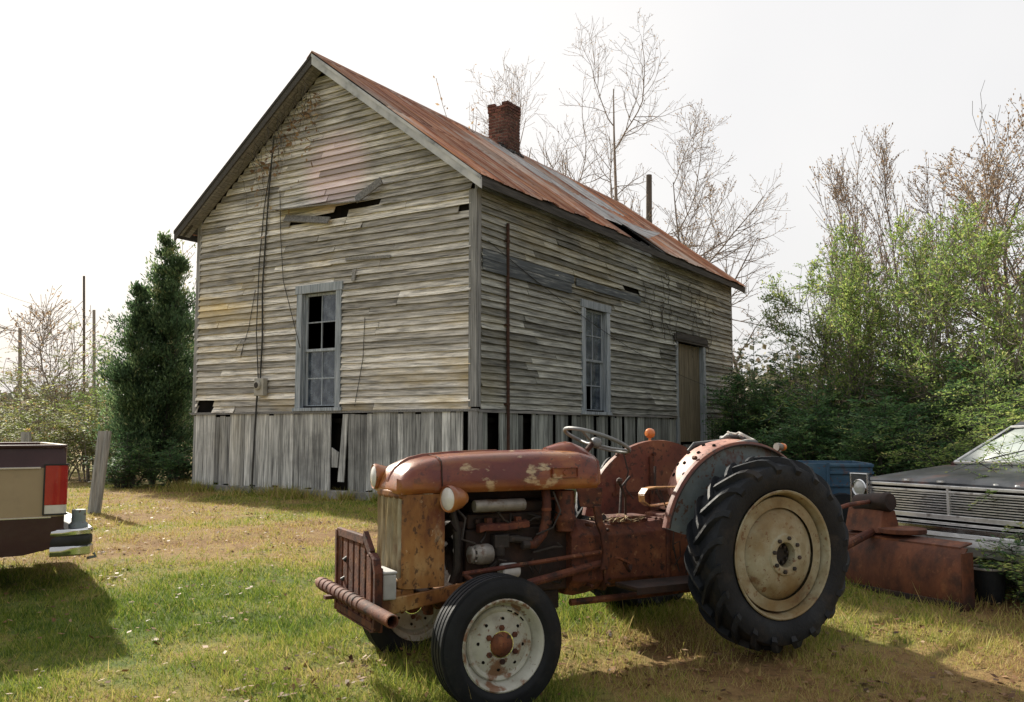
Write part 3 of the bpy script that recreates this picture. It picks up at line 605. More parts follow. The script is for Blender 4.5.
# door
b = MB(); u0, u1, z0, z1 = DR
b.bx(u0, u0 + .13, -.06, -.02, z0 + .2, z1 - .16); b.bx(u1 - .15, u1, -.06, -.02, z0 + .2, z1 - .16); b.bx(u1 - .15, u1 - .12, -.02, .14, z0 + .2, z1 - .16); b.bx(u0 + .10, u0 + .13, -.02, .14, z0 + .2, z1 - .16)
fr = b.build('door', 'painted_wood', house, off=OFF, bevel=.004)
b = MB(); k = 0; x = u0 + .14
while x < u1 - .17: b.bx(x, min(x + .155, u1 - .16), .055 + .004 * (k % 2), .09, z0 + .22, z1 - .17); x += .158; k += 1
b.build('door_leaf', 'door_wood', fr, off=OFF)
b = MB(); b.bx(u0 - .12, u1 + .12, -.085, -.01, z1 - .15, z1 + .02); b.bx(u0 - .05, u1 + .03, -.10, -.086, z1 - .10, z1 + .05)
b.build('lintel', 'dark_wood', fr, off=OFF)
# chimney
cx, cy = 5.95, WID / 2
b = MB(); rd = random.Random(5); course = .075; z = 7.75; k = 0; half = .27
while z < 9.16:
    hw = half + (.016 if z > 8.93 else 0); n = 3; bw = 2 * hw / n
    for side in range(4):
        for i in range(n + (k % 2)):
            a0 = -hw + (i - .5 * (k % 2)) * bw; a1 = a0 + bw - .015; a0 = max(a0, -hw); a1 = min(a1, hw - .0)
            if a1 - a0 < .03: continue
            if z > 9.05 and rd.random() < .25: continue
            o = rd.uniform(-.004, .004); z1 = z + course - .015
            if side == 0: b.bx(cx - hw + o, cx - hw + .1, cy + a0, cy + a1, z, z1)
            if side == 1: b.bx(cx + hw - .1, cx + hw + o, cy + a0, cy + a1, z + .0011, z1)
            if side == 2: b.bx(cx + a0, cx + a1, cy - hw + o, cy - hw + .1, z + .0007, z1 - .001)
            if side == 3: b.bx(cx + a0, cx + a1, cy + hw - .1, cy + hw + o, z + .0007, z1 - .001)
    z += course; k += 1
ch = b.build('chimney', 'brick', roof, off=None)
ch.location = (0, 0, -.30)
b = MB(); b.bx(cx - half + .012, cx + half - .012, cy - half + .012, cy + half - .012, 7.5, 9.06); b.build('mortar', 'mortar', ch) if False else b.build('mortar_core', 'mortar', house, off=OFF)
b = MB()
for i in range(60):
    a = rd.uniform(0, 2 * math.pi); q = max(abs(math.cos(a)), abs(math.sin(a))); rr = (half + .03 + rd.uniform(0, .07)) / q
    x, y = cx + rr * math.cos(a), cy + rr * math.sin(a); s_ = rd.uniform(.04, .09)
    b.box((x, y, roofz(y) + .02), (s_ * 1.6, s_ * 1.6, s_ * .5), rot=rd.uniform(0, 3))
b.build('tar_flashing', 'tar', house, off=OFF)
# downpipe on the side wall, meter, cables
b = MB(); b.tube([(.79, -.085, 4.90), (.79, -.085, 3.4), (.80, -.085, 1.8), (.80, -.085, .75)], .028, 8)
for z in (4.6, 3.2, 1.9): b.bx(.75, .84, -.10, -.03, z, z + .03)
b.build('drain_pipe', 'rust_pipe', house, smooth=True, off=OFF)
b = MB(); b.bx(-.17, -.065, 4.56, 4.80, 2.12, 2.44); b.lathe([(.0, -.215), (.07, -.21), (.088, -.19), (.092, -.170)], (0, 4.70, 2.31), 'x', 20, mi=1); b.lathe([(.06, -.2125), (.0, -.218)], (0, 4.70, 2.31), 'x', 18, mi=2)
b.build('meter_box', ['meter_grey', 'meter_grey', 'dark_iron'], house, bevel=.01, off=OFF)
b = MB()
def droop(p, q, sag, n=10): return [tuple(Vector(p).lerp(Vector(q), i / n) + Vector((0, 0, -sag * 4 * (i / n) * (1 - i / n)))) for i in range(n + 1)]
b.tube([(-.08, 4.74, 2.40), (-.07, 4.72, 3.2), (-.08, 4.74, 4.1), (-.07, 4.70, 5.0), (-.09, 4.62, 5.9), (-.2, 4.4, 6.9)], .016, 6)
b.tube([(-.07, 4.80, 2.40), (-.09, 4.86, 3.3), (-.08, 4.84, 4.6), (-.07, 4.76, 5.6), (-.12, 4.55, 6.4)], .010, 6)
b.tube([(-.09, 4.80, 2.13), (-.10, 4.83, 1.4), (-.11, 4.85, .6), (-.11, 4.86, .33)], .018, 6)
b.tube([(-.07, 4.35, 5.9), (-.07, 4.30, 5.0), (-.08, 4.2, 4.2), (-.1, 3.72, 2.95)], .007, 5)
b.tube([(-.06, 4.95, 4.1), (-.06, 5.1, 3.4), (-.06, 5.3, 2.9)], .006, 5)
b.tube([(-.06, 2.25, 3.4), (-.07, 2.27, 2.7), (-.06, 2.45, 1.9)], .006, 5)
b.tube(droop((.2, -.09, 4.5), (10.0, -.09, 2.6), .28, 14), .006, 5)
b.build('cable', 'cable', house, smooth=True, off=OFF, split=True)
# torn board and fallen shelf of the gable, and a metal scrap
b = MB(); b.box((-.17, 3.35, 5.46), (.26, 2.1, .022), Matrix.Rotation(R(-16), 3, 'Y') @ Matrix.Rotation(R(3), 3, 'X'))
b.box((-.16, 2.12, 5.56), (.03, .62, .13), Matrix.Rotation(R(-24), 3, 'X')); b.box((-.13, 3.6, 5.25), (.03, 1.1, .13), Matrix.Rotation(R(9), 3, 'X') @ Matrix.Rotation(R(24), 3, 'Y'))
b.box((-.07, 2.2, 4.42), (.02, 1.0, .05), Matrix.Rotation(R(3), 3, 'X')); b.box((-.075, 2.5, 4.15), (.02, .07, .20), Matrix.Rotation(R(10), 3, 'X'))
b.build('loose_board', 'soffit', house, off=OFF, split=True)
# dead vine hanging under the peak and on the side wall
b = MB(); rd = random.Random(12)
for k in range(34):
    y = rd.uniform(3.5, 5.1); z = roofz(y) - .22; p = [(-.14 - rd.random() * .18, y, z)]
    for i in range(rd.randint(4, 13)):
        x_, y_, z_ = p[-1]; p.append((min(-.06, x_ + rd.uniform(-.05, .06)), y_ + rd.uniform(-.10, .07), z_ - rd.uniform(.04, .14)))
    b.tube(p, [.0055 * (1 - .7 * i / len(p)) for i in range(len(p))], 4, cap=False)
for k in range(26):
    x = rd.uniform(6.2, 10.5); z = rd.uniform(3.9, 5.2); p = [(x, -.07, z)]
    for i in range(rd.randint(5, 14)):
        x_, y_, z_ = p[-1]; p.append((x_ + rd.uniform(-.12, .12), -.06 - rd.random() * .03, z_ - rd.uniform(-.02, .14)))
    b.tube(p, .006, 4, cap=False)
b.build('dead_vine', 'bark_dark', house, off=OFF)
n = 260; yy = rng.uniform(3.3, 5.0, n); zz = WID * 0 + RZ - SL * np.abs(yy - WID / 2) - .25 - rng.exponential(.35, n) - .3
c = np.stack([-.10 - rng.random(n) * .12, yy, zz - .30], 1); d1 = rng.normal(size=(n, 3)) * .028; d2 = rng.normal(size=(n, 3)) * .018
np_mesh('vine_leaves', np.stack([c - d1, c + d2, c + d1, c - d2], 1), 4, 'leaf_brown', rng.random(n), parent=house)
# ---------------------------------------------------------------- the tractor (local: x forward, y to its left, z up)
TA = math.radians(27.5); TF = Vector((-math.cos(TA), -math.sin(TA), 0)); TL = Vector((math.sin(TA), -math.cos(TA), 0)); TR = Vector((1.317, 6.441, 0))
TZ = .12; TOFF = (0, 0, TZ)
tr = thing('tractor', 'rusty red-brown farm tractor parked in the grass before the grey house', 'tractor', (TR.x, TR.y, TZ), math.pi + TA)
def T(b, name, mats, parent=tr, **k): return b.build(name, mats, parent, off=TOFF if parent is not None else None, **k)

# hood
def hood_ring(x, w, zb, zt, n=0):
    h = zt - zb
    side = [(w * .985, zb), (w * 1.03, zb + .035), (w * 1.0, zb + .085), (w * .985, zt - h * .30), (w * .93, zt - h * .17), (w * .80, zt - h * .085), (w * .55, zt - h * .03), (w * .25, zt - .004)]
    return [(x, y, z) for y, z in side] + [(x, 0, zt)] + [(x, -y, z) for y, z in side[::-1]]
st = [(.985, .228, 1.135, 1.335), (1.0, .240, 1.133, 1.352), (1.10, .240, 1.133, 1.372), (1.35, .236, 1.133, 1.376), (1.7, .230, 1.133, 1.370), (1.95, .226, 1.133, 1.360), (2.10, .224, 1.133, 1.345),
      (2.19, .221, 1.133, 1.325), (2.24, .222, 1.131, 1.300), (2.280, .219, 1.130, 1.268), (2.302, .213, 1.130, 1.235), (2.318, .203, 1.132, 1.20), (2.326, .185, 1.138, 1.175)]
b = MB(); b.loft([hood_ring(*q) for q in st], r=.4)
hood = T(b, 'hood', 'hood_rust', smooth=True, angle=85)
b = MB()   # raised centre rib on the nose and hood, seam between nose and hood
b.loft([[(x, .022, z - .004), (x, .012, z + .012), (x, -.012, z + .012), (x, -.022, z - .004)] for x, z in ((1.6, 1.366), (1.9, 1.360), (2.10, 1.345), (2.19, 1.325), (2.24, 1.300), (2.280, 1.268), (2.302, 1.235), (2.320, 1.20))], r=.4)
T(b, 'centre_rib', 'hood_rust', hood, smooth=True)
b = MB(); ring = lambda s, x: [(x, y * s, z + (s - 1) * .3) for _, y, z in hood_ring(x, .226, 1.150, 1.352)]
b.loft([ring(1.012, 2.06), ring(1.012, 2.068)], r=.1, caps=False); T(b, 'seam', 'iron_rust', hood)
b = MB()   # blank name plate with raised rim
for y in (1, -1):
    b = MB(); c = (1.24, y * .243, 1.236); b.box(c, (.17, .012, .060), r=.2)
    for dz in (-.03, .03): b.box((c[0], y * .250, c[2] + dz), (.18, .014, .007), r=.8)
    for dx in (-.088, .088): b.box((c[0] + dx, y * .250, c[2]), (.007, .014, .054), r=.8)
    b.box((c[0], y * .251, c[2]), (.03, .008, .028), rot=Matrix.Rotation(R(45), 3, 'Y'), r=.6)
    T(b, 'name_plate', 'hood_rust', hood, bevel=.002)
b = MB()   # cowl with instrument hump and battery lid
b.loft([[(x, s * w, z) for s, z in ((1, z0), (1, z1 - .03), (.7, z1), (0, z1 + .008), (-.7, z1), (-1, z1 - .03), (-1, z0))] for x, w, z0, z1 in ((.90, .13, 1.16, 1.24), (.94, .17, 1.15, 1.33), (1.02, .15, 1.3, 1.385), (1.09, .115, 1.33, 1.418), (1.17, .085, 1.33, 1.40), (1.24, .05, 1.34, 1.382))], r=.35)
T(b, 'dash_cowl', 'hood_rust', smooth=True, angle=60)
b = MB()
for s in (1, -1):      # side brackets that carry the hood rear down to the bell housing
    b.hexa([(.97, s * .225, 1.0), (1.12, s * .225, 1.02), (1.12, s * .238, 1.02), (.97, s * .238, 1.0), (.955, s * .225, 1.135), (1.15, s * .225, 1.135), (1.15, s * .238, 1.135), (.955, s * .238, 1.135)], r=.5)
    b.loft([[(x - .025, s * .22, z), (x + .025, s * .22, z), (x + .025, s * .245, z), (x - .025, s * .245, z)] for x, z in ((1.0, 1.02), (.985, .92), (.95, .84), (.93, .72), (.95, .62))], r=.3)
T(b, 'hood_bracket', 'dull_rust', bevel=.004, split=True)

# nose: side panels, front frame, grille
b = MB()
for s in (1, -1):
    b.loft([[(2.04, s * .218, z), (2.06, s * .226, z), (2.18, s * .229, z), (2.25, s * .222, z), (2.285, s * .208, z), (2.298, s * .195, z), (2.288, s * .188, z), (2.27, s * .198, z), (2.24, s * .208, z), (2.18, s * .214, z), (2.06, s * .212, z)] for z in (.60, .66, .80, .95, 1.08, 1.13)], r=.5)
shell = T(b, 'nose_panel', 'shell_rust', smooth=True, angle=40)
b = MB(); arcn = lambda z, o=0: [(2.318 + o - .022 * (y / .2) ** 2, y, z) for y in np.linspace(-.2, .2, 13)] + [(2.26, .2, z), (2.26, -.2, z)]
b.loft([arcn(.60, .012), arcn(.612, .02), arcn(.650, .02), arcn(.662, .008)], r=.5); b.loft([arcn(1.105, .006), arcn(1.115, .015), arcn(1.15, .015)], r=.5); b.bx(2.22, 2.35, -.19, .20, .535, .599, r=.3)
T(b, 'nose_frame', 'shell_rust', bevel=.008, split=True)
b = MB(); n = 15
for i in range(n):
    y0 = -.192 + .384 * i / n + .004; y1 = y0 + .384 / n - .009; ym = (y0 + y1) / 2; k = -.024 - .022 * (ym / .2) ** 2 + .006 * math.sin(i * 2.3)
    b.loft([[(2.325 + k, y0 + .001, z), (2.352 + k + .004 * math.sin(z * 19 + i), ym + .004 * math.sin(z * 13), z), (2.325 + k, y1 - .001, z), (2.305 + k, ym, z)] for z in (.655, .75, .85, .95, 1.05, 1.12)], r=(i * .37) % 1)
T(b, 'grille', 'grille_tan')
b = MB(); b.bx(2.12, 2.20, -.19, .19, .60, 1.12, r=.3); b.bx(2.10, 2.12, -.2, .2, .58, 1.12, r=.1); T(b, 'radiator', 'dark_iron', bevel=.01)

def headlamp(c, rad, depth, yaw, pitch=0):
    M = Matrix.Rotation(yaw, 3, 'Z') @ Matrix.Rotation(pitch, 3, 'Y')
    def L(prof, m, nm, par, r=.4):
        q = MB(); q.lathe(prof, (0, 0, 0), 'x', 28, r=r); q.v = [tuple(M @ Vector(p) + Vector(c)) for p in q.v]; return T(q, nm, m, par, smooth=True, angle=50)
    h = L([(.0, -depth), (rad * .45, -depth * .95), (rad * .8, -depth * .6), (rad * 1.0, -.02), (rad * 1.06, -.01), (rad * 1.08, .006), (rad * 1.0, .016), (rad * .93, .012)], 'hood_rust', 'headlight', tr)
    L([(.0, .030), (rad * .4, .027), (rad * .75, .020), (rad * .95, .008), (rad * .95, -.01)], 'lens', 'lens', h); return h
headlamp((2.045, .295, 1.105), .074, .12, R(12)); q = MB(); q.tube([(2.0, .21, 1.10), (2.0, .30, 1.09)], .015, 8); T(q, 'lamp_bracket', 'iron_rust')
headlamp((2.325, -.185, 1.218), .072, .13, R(-4)); q = MB(); q.tube([(2.22, -.15, 1.19), (2.24, -.25, 1.20)], .018, 8); T(q, 'lamp_bracket', 'iron_rust')

# front frame, guard, pipe bumper, white box
b = MB()
for s in (1, -1): b.hexa([(1.80, s * .20, .545), (2.46, s * .20, .455), (2.46, s * .222, .455), (1.80, s * .222, .545), (1.80, s * .20, .625), (2.46, s * .20, .545), (2.46, s * .222, .545), (1.80, s * .222, .625)], r=.6)
b.bx(1.80, 2.36, -.19, .19, .525, .550, r=.3)
T(b, 'front_rail', 'shell_rust', bevel=.006, split=True)
b = MB()
def gbar(y, w, z0, z1, th=.018): b.bx(2.50, 2.50 + th, y - w / 2, y + w / 2, z0, z1, r=.2 + .2 * random.random())
for y in (-.355, -.24, -.13, -.02, .09, .20): gbar(y, .082, .43, .885 if y < .1 else .80)
b.bx(2.495, 2.525, -.40, .30, .405, .445, r=.3); b.bx(2.495, 2.525, -.40, .12, .85, .90, r=.3); b.box((2.51, .17, .86), (.03, .16, .05), Matrix.Rotation(R(-38), 3, 'X'), r=.3)
b.loft([[(2.488, y, z), (2.530, y, z), (2.530, y + .035, z), (2.488, y + .035, z)] for y, z in ((.235, .36), (.29, .40), (.31, .5), (.31, .72), (.28, .79), (.22, .82))], r=.2)
b.bx(2.49, 2.53, -.42, -.385, .40, .89, r=.2); b.bx(2.494, 2.52, -.38, .26, .355, .385, r=.3); b.bx(2.494, 2.52, -.40, -.37, .355, .45, r=.3)
b.bx(2.47, 2.494, .16, .31, .37, .74, r=.3); b.v = [(x - .03, y - .01, max(z, .405 + (z - .405) * .35)) for x, y, z in b.v]; guard = T(b, 'brush_guard', 'dull_rust', bevel=.005)
b = MB(); pr = [(.0, -.69), (.030, -.69)]; b.lathe([(.034, -.69), (.036, -.68), (.036, .64), (.033, .65), (.028, .65), (.028, .45)], (2.575, 0, .53), 'y', 20, r=.6, caps=False)
for y in np.arange(-.62, .22, .085): b.lathe([(.036, y), (.041, y + .008), (.041, y + .024), (.036, y + .03)], (2.575, 0, .53), 'y', 18, r=.3, caps=False)
b.box((2.60, -.33, .50), (.10, .05, .02), r=.4)
b.v = [(x - .052, y + .03, z) for x, y, z in b.v]; T(b, 'pipe_bumper', 'dull_rust', smooth=True, angle=45)
b = MB(); b.bx(2.345, 2.425, .03, .255, .555, .695, r=.5); b.bx(2.341, 2.429, .025, .260, .695, .712, r=.6); T(b, 'white_box', 'white_plastic', bevel=.008)
b = MB(); b.tube([(2.30, -.13, .70), (2.40, -.20, .80), (2.50, -.24, .72)], .014, 8); b.tube([(2.3, -.16, .62), (2.42, -.22, .66), (2.5, -.28, .60)], .012, 8); T(b, 'hose', 'black_plastic', split=True)

# engine
eng = MB(); B = eng.bx
B(1.14, 1.86, -.13, .12, .50, .90, r=.3); B(1.16, 1.84, -.12, .10, .90, .99, r=.5); B(1.20, 1.80, -.09, .09, .99, 1.055, r=.2)
B(1.20, 1.80, -.11, .10, .38, .50, r=.4); B(1.86, 1.93, -.10, .10, .52, .95, r=.2); B(1.14, 1.92, -.17, -.02, 1.062, 1.13, r=.1); B(1.15, 1.95, -.20, -.14, .62, 1.12, r=.1)
for x in (1.22, 1.36, 1.50, 1.64, 1.78): B(x - .018, x + .018, .10, .125, .93, .965, r=.8)
engine = T(eng, 'engine_block', 'iron_rust', bevel=.012)
b = MB(); b.lathe([(.034, -.17), (.037, -.165), (.037, .165), (.034, .17)], (1.66, .17, 1.045), 'x', 18, r=.5); T(b, 'exhaust_tube', 'pale_metal', engine, smooth=True)
b = MB(); b.loft([[(x, .13, z + .022), (x, .19, z + .016), (x, .195, z - .022), (x, .13, z - .03)] for x, z in ((1.46, .93), (1.50, .925), (1.62, .915), (1.76, .92), (1.80, .91))], r=.9); b.bx(1.50, 1.54, .12, .16, .93, .97, r=.6); b.bx(1.70, 1.74, .12, .16, .93, .97, r=.6)
T(b, 'manifold', 'dull_rust', engine, bevel=.006)
b = MB()
b.lathe([(.0, .045), (.05, .04), (.060, .02), (.060, -.05), (.05, -.07), (0, -.07)], (1.80, .20, .765), 'x', 22, r=.5); b.lathe([(.028, .08), (.05, .07), (.05, .055), (.028, .05)], (1.80, .20, .765), 'x', 18, r=.2)
for k in range(8): a = k * math.pi / 4; b.box((1.846, .20 + .045 * math.cos(a), .765 + .045 * math.sin(a)), (.012, .012, .012), r=0)
T(b, 'generator', 'pale_metal', engine, smooth=True, angle=40)
b = MB(); b.lathe([(0, -.055), (.04, -.05), (.047, -.03), (.047, .06), (.035, .07), (0, .07)], (1.60, .20, .655), 'x', 20, r=.5); T(b, 'oil_filter', 'white_plastic', engine, smooth=True)
b = MB(); b.bx(1.60, 1.70, .13, .19, .79, .87, r=.4); b.lathe([(.03, .74), (.038, .745), (.038, .80), (.03, .81)], (1.66, .16, 0), 'z', 14, r=.3); b.bx(1.52, 1.60, .14, .18, .82, .86, r=.2); b.tube([(1.58, .16, .84), (1.50, .17, .83), (1.44, .17, .82)], .022, 10, r=.6)
b.lathe([(.0, -.02), (.03, -.018), (.03, .03), (0, .03)], (1.48, .18, .80), 'x', 12, r=.7)
T(b, 'carburettor', 'dark_iron', engine, bevel=.006)
b = MB(); b.tube([(1.50, .17, .80), (1.42, .18, .80), (1.37, .19, .86), (1.345, .19, .95), (1.335, .18, 1.06), (1.33, .16, 1.12)], .029, 12, r=.3)
for z in (.92, 1.0): b.lathe([(.031, z), (.033, z + .01), (.031, z + .02)], (1.342, .188, 0), 'z', 12, r=.9, caps=False)
T(b, 'intake_hose', 'dull_rust', engine, smooth=True)
b = MB(); b.lathe([(.0, 1.125), (.062, 1.12), (.064, 1.10), (.064, .965), (.072, .955), (.072, .93), (.058, .90), (.058, .87), (.04, .86), (0, .86)], (1.19, .155, 0), 'z', 22, r=.7)
T(b, 'air_cleaner', 'dull_rust', engine, smooth=True, angle=40)
b = MB(); q = random.Random(3)
b.tube([(1.95, .14, 1.05), (1.90, .20, .98), (1.93, .22, .86), (1.84, .21, .83)], .008, 6); b.tube([(1.30, .20, 1.12), (1.27, .24, 1.0), (1.32, .23, .90), (1.42, .2, .86)], .006, 6, r=.9)
b.tube([(1.97, .13, 1.08), (1.94, .17, .90), (1.93, .15, .70), (1.95, .12, .60)], .024, 10); b.tube([(1.72, .13, .93), (1.76, .17, .86), (1.80, .2, .83)], .006, 6)
for k in range(9):
    x = q.uniform(1.2, 1.85); z = q.uniform(.6, 1.08); p = [(x, .13, z)]
    for i in range(5): p.append((p[-1][0] + q.uniform(-.07, .07), .13 + q.uniform(.0, .08), p[-1][2] + q.uniform(-.06, .06)))
    b.tube(p, q.uniform(.004, .008), 5)
T(b, 'hose', 'dark_iron', engine, smooth=True, split=True)
b = MB(); b.lathe([(.0, 1.96), (.03, 1.96), (.035, 1.945), (.035, 1.93)], (0, 0, .86), 'x', 12)
for k in range(4):
    M = Matrix.Rotation(k * math.pi / 2 + .4, 3, 'X') @ Matrix.Translation((0, 0, 0)).to_3x3(); cc = M @ Vector((0, 0, .11)); b.box((1.965 + 0, cc.y, .86 + cc.z), (.012, .07, .18), M @ Matrix.Rotation(R(25), 3, 'Z'))
T(b, 'fan', 'iron_rust', engine)

# bell housing, gearbox, rear axle
b = MB()
oct_ = lambda x, w, z0, z1, c=.06: [(x, -w + c, z0), (x, w - c, z0), (x, w, z0 + c), (x, w, z1 - c), (x, w - c, z1), (x, -w + c, z1), (x, -w, z1 - c), (x, -w, z0 + c)]
b.loft([oct_(1.16, .19, .46, .93, .1), oct_(1.10, .20, .45, .94, .1), oct_(1.0, .19, .46, .92, .09), oct_(.90, .15, .48, .89)], r=.8)
b.loft([oct_(.905, .17, .47, .90, .03), oct_(.88, .17, .47, .90, .03)], r=.3)
b.loft([oct_(.88, .145, .48, .88), oct_(.5, .15, .48, .89), oct_(.40, .17, .46, .90)], r=.55)
b.loft([oct_(.415, .185, .45, .91, .04), oct_(.385, .185, .45, .91, .04)], r=.2)
b.loft([oct_(.385, .165, .46, .93), oct_(.15, .17, .44, .96), oct_(-.12, .18, .46, .97), oct_(-.22, .13, .52, .93)], r=.6)
for i in range(10):
    a = i * .63; b.lathe([(.0, .022), (.012, .02), (.012, 0)], (1.13, .0, .0), 'y', 6, r=.2) if False else None
for x in np.arange(.45, .86, .08): b.lathe([(.013, .90), (.013, .915), (0, .918)], (x, .11, 0), 'z', 6, r=.3)
for x, z in ((1.03, .90), (1.03, .52), (.89, .86), (.89, .52), (.40, .87), (.40, .50)): b.lathe([(.0, .22 if x > 1 else .205), (.014, .22 if x > 1 else .205), (.014, .15)], (x, 0, z), 'y', 6, r=.1)
b.bx(.50, .80, -.09, .09, .88, .93, r=.4); b.bx(.10, .34, -.10, .10, .955, .99, r=.5)
gear = T(b, 'gearbox', 'dull_rust', bevel=.008)
b = MB(); b.lathe([(.17, .16), (.15, .20), (.105, .26), (.09, .42), (.10, .52), (.11, .55)], (0, 0, .725), 'y', 26, r=.5, caps=False); b.lathe([(.17, -.16), (.15, -.20), (.105, -.26), (.09, -.42), (.10, -.52), (.11, -.55)], (0, 0, .725), 'y', 26, r=.5, caps=False)
T(b, 'rear_axle', 'dull_rust', smooth=True, split=True)
b = MB()   # long rods from the front axle back to the gearbox
b.tube([(1.90, .36, .50), (1.50, .27, .585), (.95, .20, .655)], .026, 10, r=.8); b.tube([(1.90, -.36, .50), (.95, -.20, .65)], .026, 10, r=.5)
b.tube([(1.93, .24, .665), (1.4, .235, .70), (.96, .215, .727)], .014, 8, r=.5); b.tube([(1.93, .24, .665), (1.84, .26, .60), (1.80, .34, .55)], .013, 8, r=.3)
b.tube([(1.15, .15, .42), (.6, .16, .425), (.2, .16, .43)], .022, 8, r=.1)
T(b, 'radius_rod', 'dull_rust', smooth=True, split=True)
b = MB(); b.tube([(2.0, .0, .50), (1.96, .0, .46)], .05, 10); b.loft([[(1.89, y, z - .04), (1.96, y, z - .04), (1.96, y, z + .04), (1.89, y, z + .04)] for y, z in ((-.52, .42), (-.3, .46), (0, .50), (.3, .46), (.52, .42))], r=.4)
for s in (1, -.55):
    b.tube([(1.925, s * .53, .52), (1.925, s * .55, .34)], .033, 12, r=.4); b.tube([(1.925, s * .55, .37), (1.925, s * .66, .37)], .026, 12, r=.3)
    b.tube([(1.925, s * .53, .51), (1.82, s * .50, .53)], .018, 8, r=.5)
b.tube([(1.82, -.5, .53), (1.82, .5, .53)], .013, 8, r=.3)
T(b, 'front_axle', 'dull_rust', bevel=.004)

# steering
b = MB(); b.tube([(1.10, 0, 1.20), (.99, 0, 1.30), (.865, 0, 1.425)], .018, 10); T(b, 'steering_column', 'dull_rust', smooth=True)
b = MB(); M = Matrix.Rotation(R(-21), 3, 'Y'); cw = Vector((.845, 0, 1.432)); Rw = .225
for k in range(48):
    pass
ringp = [cw + M @ Vector((Rw * math.cos(a), Rw * math.sin(a), .0)) for a in np.linspace(0, 2 * math.pi, 49)]
b.tube(ringp, .0125, 10, cap=False)
for a in (.5, .5 + 2.094, .5 + 4.189): b.tube([cw - M @ Vector((0, 0, .03)), cw + M @ Vector((Rw * .5 * math.cos(a), Rw * .5 * math.sin(a), -.022)), cw + M @ Vector((Rw * math.cos(a), Rw * math.sin(a), 0))], .0085, 8)
q = MB(); q.lathe([(0, .016), (.022, .014), (.036, .0), (.036, -.03), (.022, -.05), (0, -.05)], (0, 0, 0), 'z', 18); q.v = [tuple(cw + M @ Vector(p)) for p in q.v]; b.add(q.v, q.f)
T(b, 'steering_wheel', 'steer_grey', smooth=True, angle=60)
# levers, pedals, little things around the gearbox
b = MB(); b.tube([(.62, 0, .93), (.64, .03, 1.05), (.70, .05, 1.15)], .009, 8); b.lathe([(0, 1.185), (.018, 1.175), (.022, 1.16), (.016, 1.145), (0, 1.14)], (.70, .05, 0), 'z', 12)
b.tube([(.93, .17, .93), (.93, .21, .945)], .018, 12, r=1); b.tube([(.55, -.17, .9), (.5, -.22, 1.1), (.42, -.23, 1.17)], .010, 8)
b.tube([(.20, -.15, .98), (.24, -.18, 1.10), (.22, -.2, 1.24)], .009, 8)
T(b, 'gear_lever', 'iron_rust', smooth=True)
b = MB(); b.tube([(.70, .17, .62), (.76, .24, .60), (.82, .27, .66)], .012, 8); b.box((.83, .27, .675), (.09, .07, .012), Matrix.Rotation(R(-25), 3, 'Y'))
T(b, 'pedal', 'dull_rust')
b = MB()
for s in (1, -1): b.bx(.26, .86, s * .22, s * .46, .515, .535, r=.4); b.bx(.26, .86, s * .455, s * .47, .49, .535, r=.3); b.bx(.30, .33, s * .16, s * .46, .49, .515); b.bx(.78, .81, s * .16, s * .46, .49, .515)
T(b, 'step_plate', 'iron_rust', bevel=.004)
b = MB(); b.tube([(.46, .17, 1.10), (.42, .18, .99), (.36, .19, .86), (.38, .20, .74), (.35, .2, .62), (.33, .2, .56)], .005, 5); b.tube([(.38, .20, .74), (.33, .21, .76), (.32, .2, .66), (.36, .19, .6)], .004, 5)
b.tube([(.36, -.40, 1.34), (.33, -.38, 1.2), (.36, -.38, 1.08), (.30, -.36, 1.0)], .006, 5)
T(b, 'hanging_wire', 'iron_rust', smooth=True, split=True)
n = 90; c = np.stack([rng.uniform(.60, .92, n), rng.uniform(-.05, .17, n), rng.uniform(.905, .935, n) - TZ], 1); ang = rng.uniform(0, 6.3, n); ln = rng.uniform(.02, .07, n)
d1 = np.stack([np.cos(ang) * ln, np.sin(ang) * ln, rng.uniform(-.01, .02, n)], 1); d2 = np.stack([-np.sin(ang), np.cos(ang), np.zeros(n)], 1) * .0035
np_mesh('dry_straw', np.stack([c - d1, c + d2, c + d1, c - d2], 1), 4, 'straw', rng.random(n), parent=tr, kind='stuff')

# seat on its flat spring
b = MB(); prof = [(.17, 1.03), (.165, 1.08), (.145, 1.135), (.12, 1.19), (.08, 1.25), (.03, 1.31), (-.04, 1.36), (-.13, 1.405), (-.24, 1.43), (-.33, 1.440)]
def seat_pt(i, s):
    x, z = prof[i]; k = i / (len(prof) - 1); w = .23 * (1 - .25 * (2 * k - 1) ** 4)
    return (x - .05 * s * s, s * w, z - .035 * abs(s) ** 2.5 * (1 if k > .2 else .3))
sn = 12; b.add([seat_pt(i, -1 + 2 * j / sn) for i in range(len(prof)) for j in range(sn + 1)], [(i * (sn + 1) + j, i * (sn + 1) + j + 1, (i + 1) * (sn + 1) + j + 1, (i + 1) * (sn + 1) + j) for i in range(len(prof) - 1) for j in range(sn)], r=.5)
seat = T(b, 'seat', 'seat_pink', smooth=True, angle=80); sm = seat.modifiers.new('thick', 'SOLIDIFY'); sm.thickness = .006; sb_ = seat.modifiers.new('sub', 'SUBSURF'); sb_.levels = 1; sb_.render_levels = 1
b = MB()
